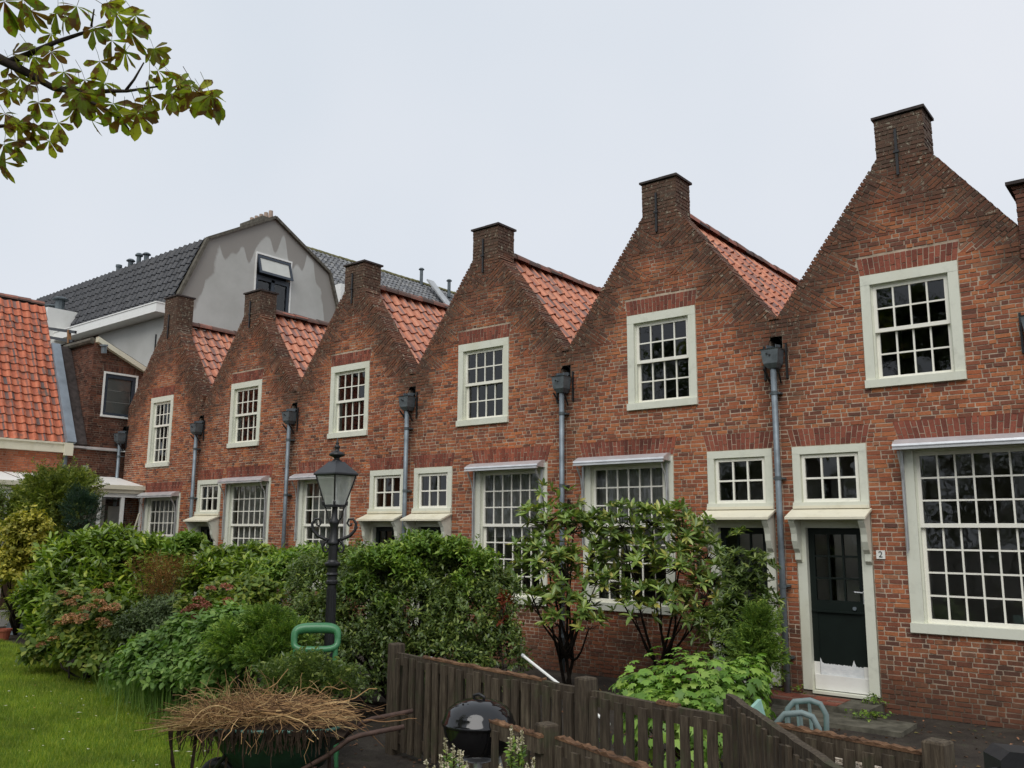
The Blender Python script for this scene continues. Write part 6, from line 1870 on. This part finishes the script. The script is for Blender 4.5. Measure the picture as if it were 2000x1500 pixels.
# two open shrubs with whorled leaves before the wide window
RH1 = [LB((-4.430, -1.740, 2.256), 0.36, 0.34, 0.26), LB((-4.086, -1.564, 2.120), 0.38, 0.36, 0.26), LB((-3.871, -1.456, 1.817), 0.30, 0.3, 0.28), LB((-4.444, -1.894, 1.711), 0.34, 0.34, 0.34), LB((-4.107, -1.718, 1.549), 0.42, 0.36, 0.3), LB((-4.138, -1.794, 1.187), 0.36, 0.3, 0.22), LB((-3.856, -1.671, 1.065), 0.20, 0.2, 0.16), LB((-4.419, -1.814, 2.635), 0.10, 0.1, 0.12), LB((-4.153, -1.585, 2.568), 0.10, 0.1, 0.08), LB((-3.816, -1.347, 2.122), 0.2, 0.2, 0.2), LB((-4.536, -2.055, 1.512), 0.18, 0.2, 0.2), LB((-3.742, -1.534, 1.456), 0.25, 0.2, 0.22), LB((-4.431, -2.022, 1.151), 0.18, 0.2, 0.16), LB((-3.765, -1.690, 0.891), 0.16, 0.16, 0.12), LB((-4.130, -1.863, 0.931), 0.18, 0.2, 0.12)]
shrub('open_rhododendron', 'open shrub with whorled leaves and forked bare stems before the drainpipe', RH1, 275, 9, 0.10, 0.140, 0.32, 'rhodo', OVAL, ang=58, pattern='whorl', n_ind=300, base=(-4.644, -0.933, 0.000), r0=0.026, inner=0.35, up=0.9, smat='bark', droop=0.05, fork=True)
RH2 = [LB((-3.458, -1.335, 2.192), 0.32, 0.3, 0.26), LB((-3.085, -1.172, 2.227), 0.36, 0.32, 0.25), LB((-2.734, -0.992, 2.096), 0.34, 0.32, 0.28), LB((-3.343, -1.278, 1.759), 0.40, 0.34, 0.32), LB((-2.807, -1.088, 1.671), 0.45, 0.36, 0.34), LB((-2.437, -0.950, 1.807), 0.22, 0.26, 0.24), LB((-3.509, -1.464, 1.397), 0.26, 0.26, 0.2), LB((-3.005, -1.155, 1.244), 0.48, 0.34, 0.20), LB((-2.464, -0.998, 1.327), 0.28, 0.3, 0.26), LB((-3.284, -1.336, 1.045), 0.3, 0.25, 0.14), LB((-2.624, -1.057, 1.005), 0.3, 0.25, 0.16), LB((-2.269, -1.021, 1.559), 0.15, 0.2, 0.2)]
shrub('rhododendron', 'wide shrub with whorled leaves hiding the lower half of the wide window', RH2, 340, 9, 0.10, 0.135, 0.31, 'rhodo', OVAL, ang=58, pattern='whorl', n_ind=300, base=(-3.708, 0.046, 0.000), r0=0.026, inner=0.35, up=0.9, smat='bark', droop=0.05, fork=True)
shrub('upright_shrub', 'upright narrow-leaved shrub in front of the second black door', [LB((-1.948, -1.184, 1.700), 0.14, 0.16, 0.16), LB((-1.868, -1.171, 1.336), 0.26, 0.26, 0.30), LB((-1.674, -1.160, 1.405), 0.15, 0.2, 0.24), LB((-1.954, -1.299, 1.008), 0.30, 0.3, 0.30), LB((-1.867, -1.186, 2.010), 0.08, 0.1, 0.10), LB((-1.990, -1.389, 0.687), 0.3, 0.3, 0.3), LB((-1.622, -1.177, 1.679), 0.13, 0.16, 0.16), LB((-1.578, -1.175, 1.232), 0.16, 0.2, 0.2), LB((-2.200, -1.350, 0.934), 0.25, 0.25, 0.2)], 430, 9, 0.11, 0.095, 0.27, 'hedge', OVAL, ang=60, pattern='whorl', inner=0.3, up=1.0)
shrub('soft_conifer', 'soft bright green conifer at the foot of the second black door', [LB((-1.520, -1.480, 1.053), 0.24, 0.25, 0.24), LB((-1.576, -1.594, 0.773), 0.28, 0.28, 0.30), LB((-1.405, -1.572, 0.702), 0.16, 0.2, 0.30)], 700, 16, 0.20, 0.048, 0.32, 'juniper', pattern='spray', ang=36, cat='conifer', up=0.3, inner=0.5, droop=0.3)

# mound of large lobed leaves behind the fence
c0 = (-1.136, -3.917, 0.505)
lob = [LB(c0, 0.66, 0.55, 0.48), LB((-1.432, -4.179, 0.617), 0.30, 0.4, 0.34), LB((-0.736, -3.754, 0.642), 0.30, 0.4, 0.36), LB((-1.083, -4.361, 0.348), 0.55, 0.4, 0.5)]
t = thing('lobed_leaf_bush', 'mound of large bright lobed leaves behind the picket fence', 'shrub', (c0[0], c0[1], 0))
P, A = twigs(lob, 1500, 0.80, 0.25, 1.2, 0.18)
DD = unit(np.cross(A, unit(nrg.normal(size=A.shape)))) + A * 0.15; DD[:, 2] -= 0.25
LL = 0.125 * (0.7 + 0.6 * nrg.random(len(P)))
put_leaves(t, P, DD, A + np.array([0, 0, 0.5]), LL, LL, PALM, LM['palm'], n_ind=300)
stems(t, (c0[0], c0[1], 0), [tuple(P[i]) for i in range(24)], 0.012, 0.004, 'twig')

# budding spikes close to the viewer
def spike_plant(label, base, tips, n):
    t = thing('budding_shrub', label, 'shrub', base, group='pale budding shrubs close to the viewer')
    for q in tips:
        q = Vector(q)
        mb = MB(); b = Vector((base[0] + rnd.gauss(0, 0.02), base[1] + rnd.gauss(0, 0.02), 0)); mb.tube([b, b.lerp(q, 0.6) + Vector((0, 0, 0.03)), q], [0.005, 0.004, 0.002], 5); mb.build('stem', M['twig'], t)
        ax = (q - b).normalized()
        m = 26
        Pn = np.array([tuple(q - ax * (0.10 + 0.45 * k / m)) for k in range(m)])
        Pn, D_, N_ = along(Pn, np.tile(np.array(ax), (m, 1)) + nrg.normal(size=(m, 3)) * 0.1, 3, 0.02, 55)
        LL = 0.045 * (0.6 + 0.6 * nrg.random(len(Pn)))
        put_leaves(t, Pn, D_, N_, LL, LL * 0.4, OVAL, LM['bright'], 'leaves')
        m = 46
        Pn = np.array([tuple(q - ax * (0.085 * k / m)) for k in range(m)])
        D_ = unit(nrg.normal(size=(m, 3)) + np.array(ax) * 0.9)
        LL = np.full(m, 0.016)
        put_leaves(t, Pn, D_, nrg.normal(size=(m, 3)), LL, LL * 0.6, OVAL, LMBUD, 'buds')
LMBUD = leaf_mat('pale_bud', [(0, (0.45, 0.42, 0.30)), (1, (0.72, 0.66, 0.56))], 0.6, 0.2, 0.2)
spike_plant('pale budding shrub under the kettle barbecue', (-0.756, -7.513, 0.000), [(-0.652, -7.738, 1.010), (-0.585, -7.745, 0.992), (-0.562, -7.721, 0.967), (-0.572, -7.859, 0.962), (-0.621, -7.630, 0.926), (-0.550, -7.833, 0.922), (-0.634, -7.902, 0.930), (-0.530, -7.948, 0.927), (-0.466, -7.765, 0.923)], 9)
spike_plant('pale budding shrub beside the broken fence rail', (-0.554, -7.174, 0.000), [(-0.363, -7.520, 1.078), (-0.287, -7.522, 1.068), (-0.308, -7.530, 1.027), (-0.342, -7.559, 1.032), (-0.190, -7.548, 0.947), (-0.219, -7.564, 0.914), (-0.333, -7.655, 0.911)], 7)

# ivy and weeds at the foot of the step
t = thing('weed_tuft', 'small green weeds growing from the step by the white door foot', 'weeds', (-1.1, -0.2, 0.12))
P, A = twigs([LB((-1.62, -0.12, 0.15), 0.12, 0.06, 0.05), LB((-0.72, -0.14, 0.15), 0.16, 0.07, 0.06), LB((-0.55, -0.8, 0.08), 0.3, 0.1, 0.05), LB((-1.9, -0.2, 0.18), 0.12, 0.1, 0.14)], 90, 0.2)
PP, D_, N_ = along(P, A, 5, 0.05, 60)
LL = 0.035 * (0.6 + 0.7 * nrg.random(len(PP)))
put_leaves(t, PP, D_, N_, LL, LL * 0.7, OVAL, LM['bright'], 'leaves')

# ------------------------------------------------------------------ horse chestnut: trunk out of the frame, one bough reaching in
TB = (-4.6, -11.2, 0.0)
t = thing('horse_chestnut', 'horse chestnut bough with browning leaves hanging into the sky', 'tree', TB)
mb = MB(); mb.tube([TB, (-4.6, -11.2, 1.5), (-4.55, -11.15, 3.2), (-4.5, -11.2, 5.2), (-4.55, -11.3, 7.0)], [0.27, 0.22, 0.20, 0.15, 0.08], 12); mb.build('trunk', M['bark'], t, smooth=True)
def bough(pts, rad, name='branch'):
    mb = MB(); mb.tube(pts, rad, 7); return mb.build(name, M['bark'], t, smooth=True)
root = (-4.5, -11.1, 4.3)
bough([root, (-3.6, -10.5, 4.65), (-2.564, -9.785, 4.841), (-2.433, -9.666, 4.784), (-2.326, -9.565, 4.713), (-2.209, -9.451, 4.621), (-2.063, -9.328, 4.596), (-1.940, -9.255, 4.596), (-1.837, -9.208, 4.581), (-1.653, -9.125, 4.583)], [0.07, 0.055, 0.035, 0.03, 0.024, 0.018, 0.015, 0.012, 0.009, 0.005])
bough([(-2.388, -9.628, 4.770), (-2.292, -9.560, 4.817), (-2.191, -9.469, 4.893), (-2.100, -9.371, 4.960), (-1.996, -9.262, 5.022)], [0.020, 0.017, 0.013, 0.010, 0.005])
bough([(-2.054, -9.343, 4.998), (-2.031, -9.346, 5.098)], [0.007, 0.004])
bough([(-1.841, -9.212, 4.587), (-1.798, -9.191, 4.648), (-1.746, -9.169, 4.743)], [0.009, 0.007, 0.004])
bough([(-2.230, -9.472, 4.641), (-2.040, -9.363, 4.545), (-1.855, -9.254, 4.431), (-1.756, -9.217, 4.324)], [0.015, 0.010, 0.007, 0.004])
bough([root, (-3.7, -10.4, 4.4), (-2.694, -9.671, 4.437), (-2.470, -9.496, 4.460), (-2.312, -9.424, 4.417)], [0.06, 0.04, 0.014, 0.009, 0.004])
LFL = (np.array([(0, 0, 0), (0.35, 0, -0.02), (0.72, 0, -0.05), (1, 0, -0.10), (0.35, 0.30, 0.02), (0.70, 0.5, 0.0), (0.88, 0.30, -0.05), (0.35, -0.30, 0.02), (0.70, -0.5, 0.0), (0.88, -0.30, -0.05)]),
       np.array([(0, 4, 1), (1, 4, 5), (1, 5, 2), (2, 5, 6), (2, 6, 3), (0, 1, 7), (1, 8, 7), (1, 2, 8), (2, 9, 8), (2, 3, 9)]))
CH = []
for v in range(7):
    k = rnd.choice((5, 6, 7))
    an = np.array([R((i - (k - 1) / 2) * (250 / k)) for i in range(k)]) + nrg.normal(size=k) * 0.10
    D_ = np.stack([np.cos(an), np.sin(an), -0.15 - 0.3 * nrg.random(k)], 1)
    LL = (1.0 - 0.35 * np.abs(an) / 2.2) * (0.85 + 0.25 * nrg.random(k))
    N_ = np.tile([0.0, 0, 1.0], (k, 1)) + nrg.normal(size=(k, 3)) * 0.35
    V, F = leaf_geo(np.zeros((k, 3)), D_, N_, LL, LL * 0.40, LFL)
    V += nrg.normal(size=V.shape) * 0.008
    mb = MB(); mb.tube([(0, 0, 0), (-0.35, 0.03, 0.10), (-0.75, 0.0, 0.28)], 0.010, 4)
    V2 = np.array(mb.v); F2 = [tuple(np.array(f) + len(V)) for f in mb.f]
    me = bpy.data.meshes.new('leaf')
    me.from_pydata([tuple(p) for p in V] + [tuple(p) for p in V2], [], [tuple(f) for f in F] + F2)
    me.materials.append(LM['chest'])
    CH.append(me)
off = origin_of(t)
cr, cu, cb = (CAMINV.inverted().to_3x3().col[i].copy() for i in range(3))
HUBS = [(.20, -85), (.19, -80), (.15, -100), (.11, -95), (.15, -90), (.11, -95), (.16, -75), (.14, -110), (.15, -75), (.15, -85), (.18, -70), (.13, -30), (.13, -85), (.13, -80), (.15, -70), (.17, -40), (.14, -70), (.14, -60), (.16, -70), (.13, -110), (.15, -85), (.15, -95), (.15, -100), (.12, -120), (.16, -50), (.15, -85), (.14, -90), (.14, -60), (.17, -80), (.15, -70), (.14, -80), (.13, -110), (.13, -45), (.14, -100), (.13, 30), (.12, -60), (.13, -110), (.12, -70), (.13, -100), (.14, -60), (.12, -60), (.12, -80), (.12, -90), (.12, -95), (.13, -120), (.13, -60), (.16, -60), (.14, -95), (.13, -60), (.14, -80), (.13, -90), (.12, -75), (.13, -85), (.13, -60), (.12, -80)]
HPOS = [(-2.330, -9.713, 5.082), (-2.195, -9.665, 5.058), (-2.059, -9.431, 5.085), (-2.189, -9.502, 4.928), (-1.923, -9.279, 4.892), (-1.961, -9.333, 4.396), (-1.665, -9.223, 4.391), (-1.690, -9.163, 4.620), (-1.597, -9.159, 4.645), (-1.552, -9.095, 4.519), (-1.401, -9.035, 4.504), (-1.466, -9.035, 4.562), (-2.260, -9.427, 4.325), (-1.998, -9.356, 4.964), (-1.833, -9.218, 4.942), (-1.936, -9.264, 5.075), (-2.105, -9.447, 4.688), (-2.016, -9.366, 4.643), (-2.232, -9.567, 4.773), (-2.355, -9.580, 4.675), (-1.997, -9.395, 4.549), (-1.811, -9.291, 4.461), (-1.778, -9.250, 4.397), (-1.690, -9.144, 4.532), (-2.493, -9.588, 4.498), (-2.392, -9.554, 4.417), (-2.323, -9.495, 4.403), (-2.208, -9.408, 4.424), (-2.464, -9.586, 4.298), (-2.480, -9.579, 4.205), (-2.463, -9.530, 4.343), (-1.934, -9.296, 4.629), (-1.576, -9.075, 4.638), (-2.176, -9.569, 4.690), (-2.321, -9.642, 4.787), (-2.249, -9.469, 4.856), (-2.187, -9.378, 4.667), (-1.967, -9.302, 5.136), (-2.219, -9.431, 5.091), (-1.892, -9.168, 5.093), (-1.740, -9.122, 4.848), (-2.036, -9.291, 4.527), (-2.468, -9.597, 4.635), (-2.220, -9.583, 4.590), (-1.960, -9.178, 4.886), (-1.772, -9.139, 4.505), (-1.322, -8.992, 4.478), (-1.367, -9.001, 4.471), (-1.514, -9.075, 4.570), (-2.268, -9.593, 5.060), (-2.155, -9.499, 5.047), (-2.336, -9.476, 4.563), (-2.067, -9.376, 4.502), (-1.988, -9.306, 4.773), (-2.391, -9.624, 4.741)]
for (s, an), p in zip(HUBS, HPOS):
    a = R(an + rnd.uniform(-18, 18))
    s *= 1.0
    X = (cr * math.cos(a) + cu * math.sin(a) + cb * rnd.uniform(-0.5, 0.5)).normalized()      # hangs mostly down, turned at random
    Zv = (cb * rnd.uniform(0.5, 1.0) + Vector((0, 0, rnd.uniform(0.1, 0.9))) + cr * rnd.uniform(-0.5, 0.5))
    Zv = (Zv - X * Zv.dot(X)).normalized()
    Yv = Zv.cross(X)
    o = bpy.data.objects.new('leaf', rnd.choice(CH)); COL.objects.link(o); o.parent = t
    q = Vector(p) - off
    o.matrix_local = Matrix(((X.x * s, Yv.x * s, Zv.x * s, q.x), (X.y * s, Yv.y * s, Zv.y * s, q.y), (X.z * s, Yv.z * s, Zv.z * s, q.z), (0, 0, 0, 1)))
P, A = twigs([LB((-5.6, -12.6, 6.6), 1.7, 1.7, 1.5), LB((-5.0, -11.8, 8.2), 1.4, 1.4, 1.2), LB((-5.8, -13.8, 5.2), 1.3, 1.3, 1.0)], 500, 0.4)
PP, D_, N_ = along(P, A, 6, 0.2, 70, 'whorl', 0.4)
LL = 0.17 * (0.7 + 0.5 * nrg.random(len(PP)))
put_leaves(t, PP, D_, N_, LL, LL * 0.4, OVAL, LM['chest'], 'crown')['kind'] = 'stuff'
for e in ((-5.6, -12.6, 6.4), (-5.0, -11.8, 8.0), (-5.8, -13.6, 5.2)): bough([(-4.55, -11.2, 4.6), ((-4.55 + e[0]) / 2, (-11.2 + e[1]) / 2 + 0.1, (4.6 + e[2]) / 2 + 0.2), e], [0.09, 0.06, 0.02])

# a garden tree behind the viewer: it shows in the nearest upper panes
t = thing('garden_tree', 'leafy garden tree seen only as a dark reflection in the nearest upper windows', 'tree', (-8.0, -19.5, 0))
mb = MB(); mb.tube([(-8, -19.5, 0), (-8, -19.4, 3), (-7.8, -19.5, 6.5), (-7.9, -19.6, 9)], [0.35, 0.28, 0.18, 0.08], 10); mb.build('trunk', M['bark'], t, smooth=True)
P, A = twigs([LB((-8, -19.5, 8.2), 3.4, 2.4, 2.6), LB((-4.2, -19.0, 7.8), 2.6, 2.0, 2.4), LB((-12.0, -19.5, 7.2), 2.4, 2.0, 2.2), LB((-1.5, -19.5, 8.5), 2.2, 2.0, 2.2)], 2600, 0.45)
PP, D_, N_ = along(P, A, 7, 0.5, 60)
LL = 0.30 * (0.6 + 0.7 * nrg.random(len(PP)))
put_leaves(t, PP, D_, N_, LL, LL * 0.55, DIAM, LM['hedge'], 'crown')

t = thing('added_hedge', 'tall dark hedge added behind the viewer to darken the reflections in the panes', 'hedge', (-4.0, -23.0, 0))  # unseen hedge, added so the lower panes reflect something dark
P, A = twigs([LB((x, -23.0 + rnd.uniform(-0.6, 0.6), 2.6 + rnd.uniform(-0.3, 0.5)), 2.2, 1.3, 2.9) for x in np.arange(-26, 18, 3.0)], 5200, 0.6)
PP, D_, N_ = along(P, A, 6, 0.45, 60)
LL = 0.30 * (0.6 + 0.7 * nrg.random(len(PP)))
put_leaves(t, PP, D_, N_, LL, LL * 0.6, DIAM, LM['hedge'], 'foliage')
mb = MB()
for x in np.arange(-26, 18, 1.5): mb.tube([(x, -23, 0), (x + 0.1, -23, 3.5)], [0.09, 0.03], 6)
mb.build('stems', M['bark'], t)
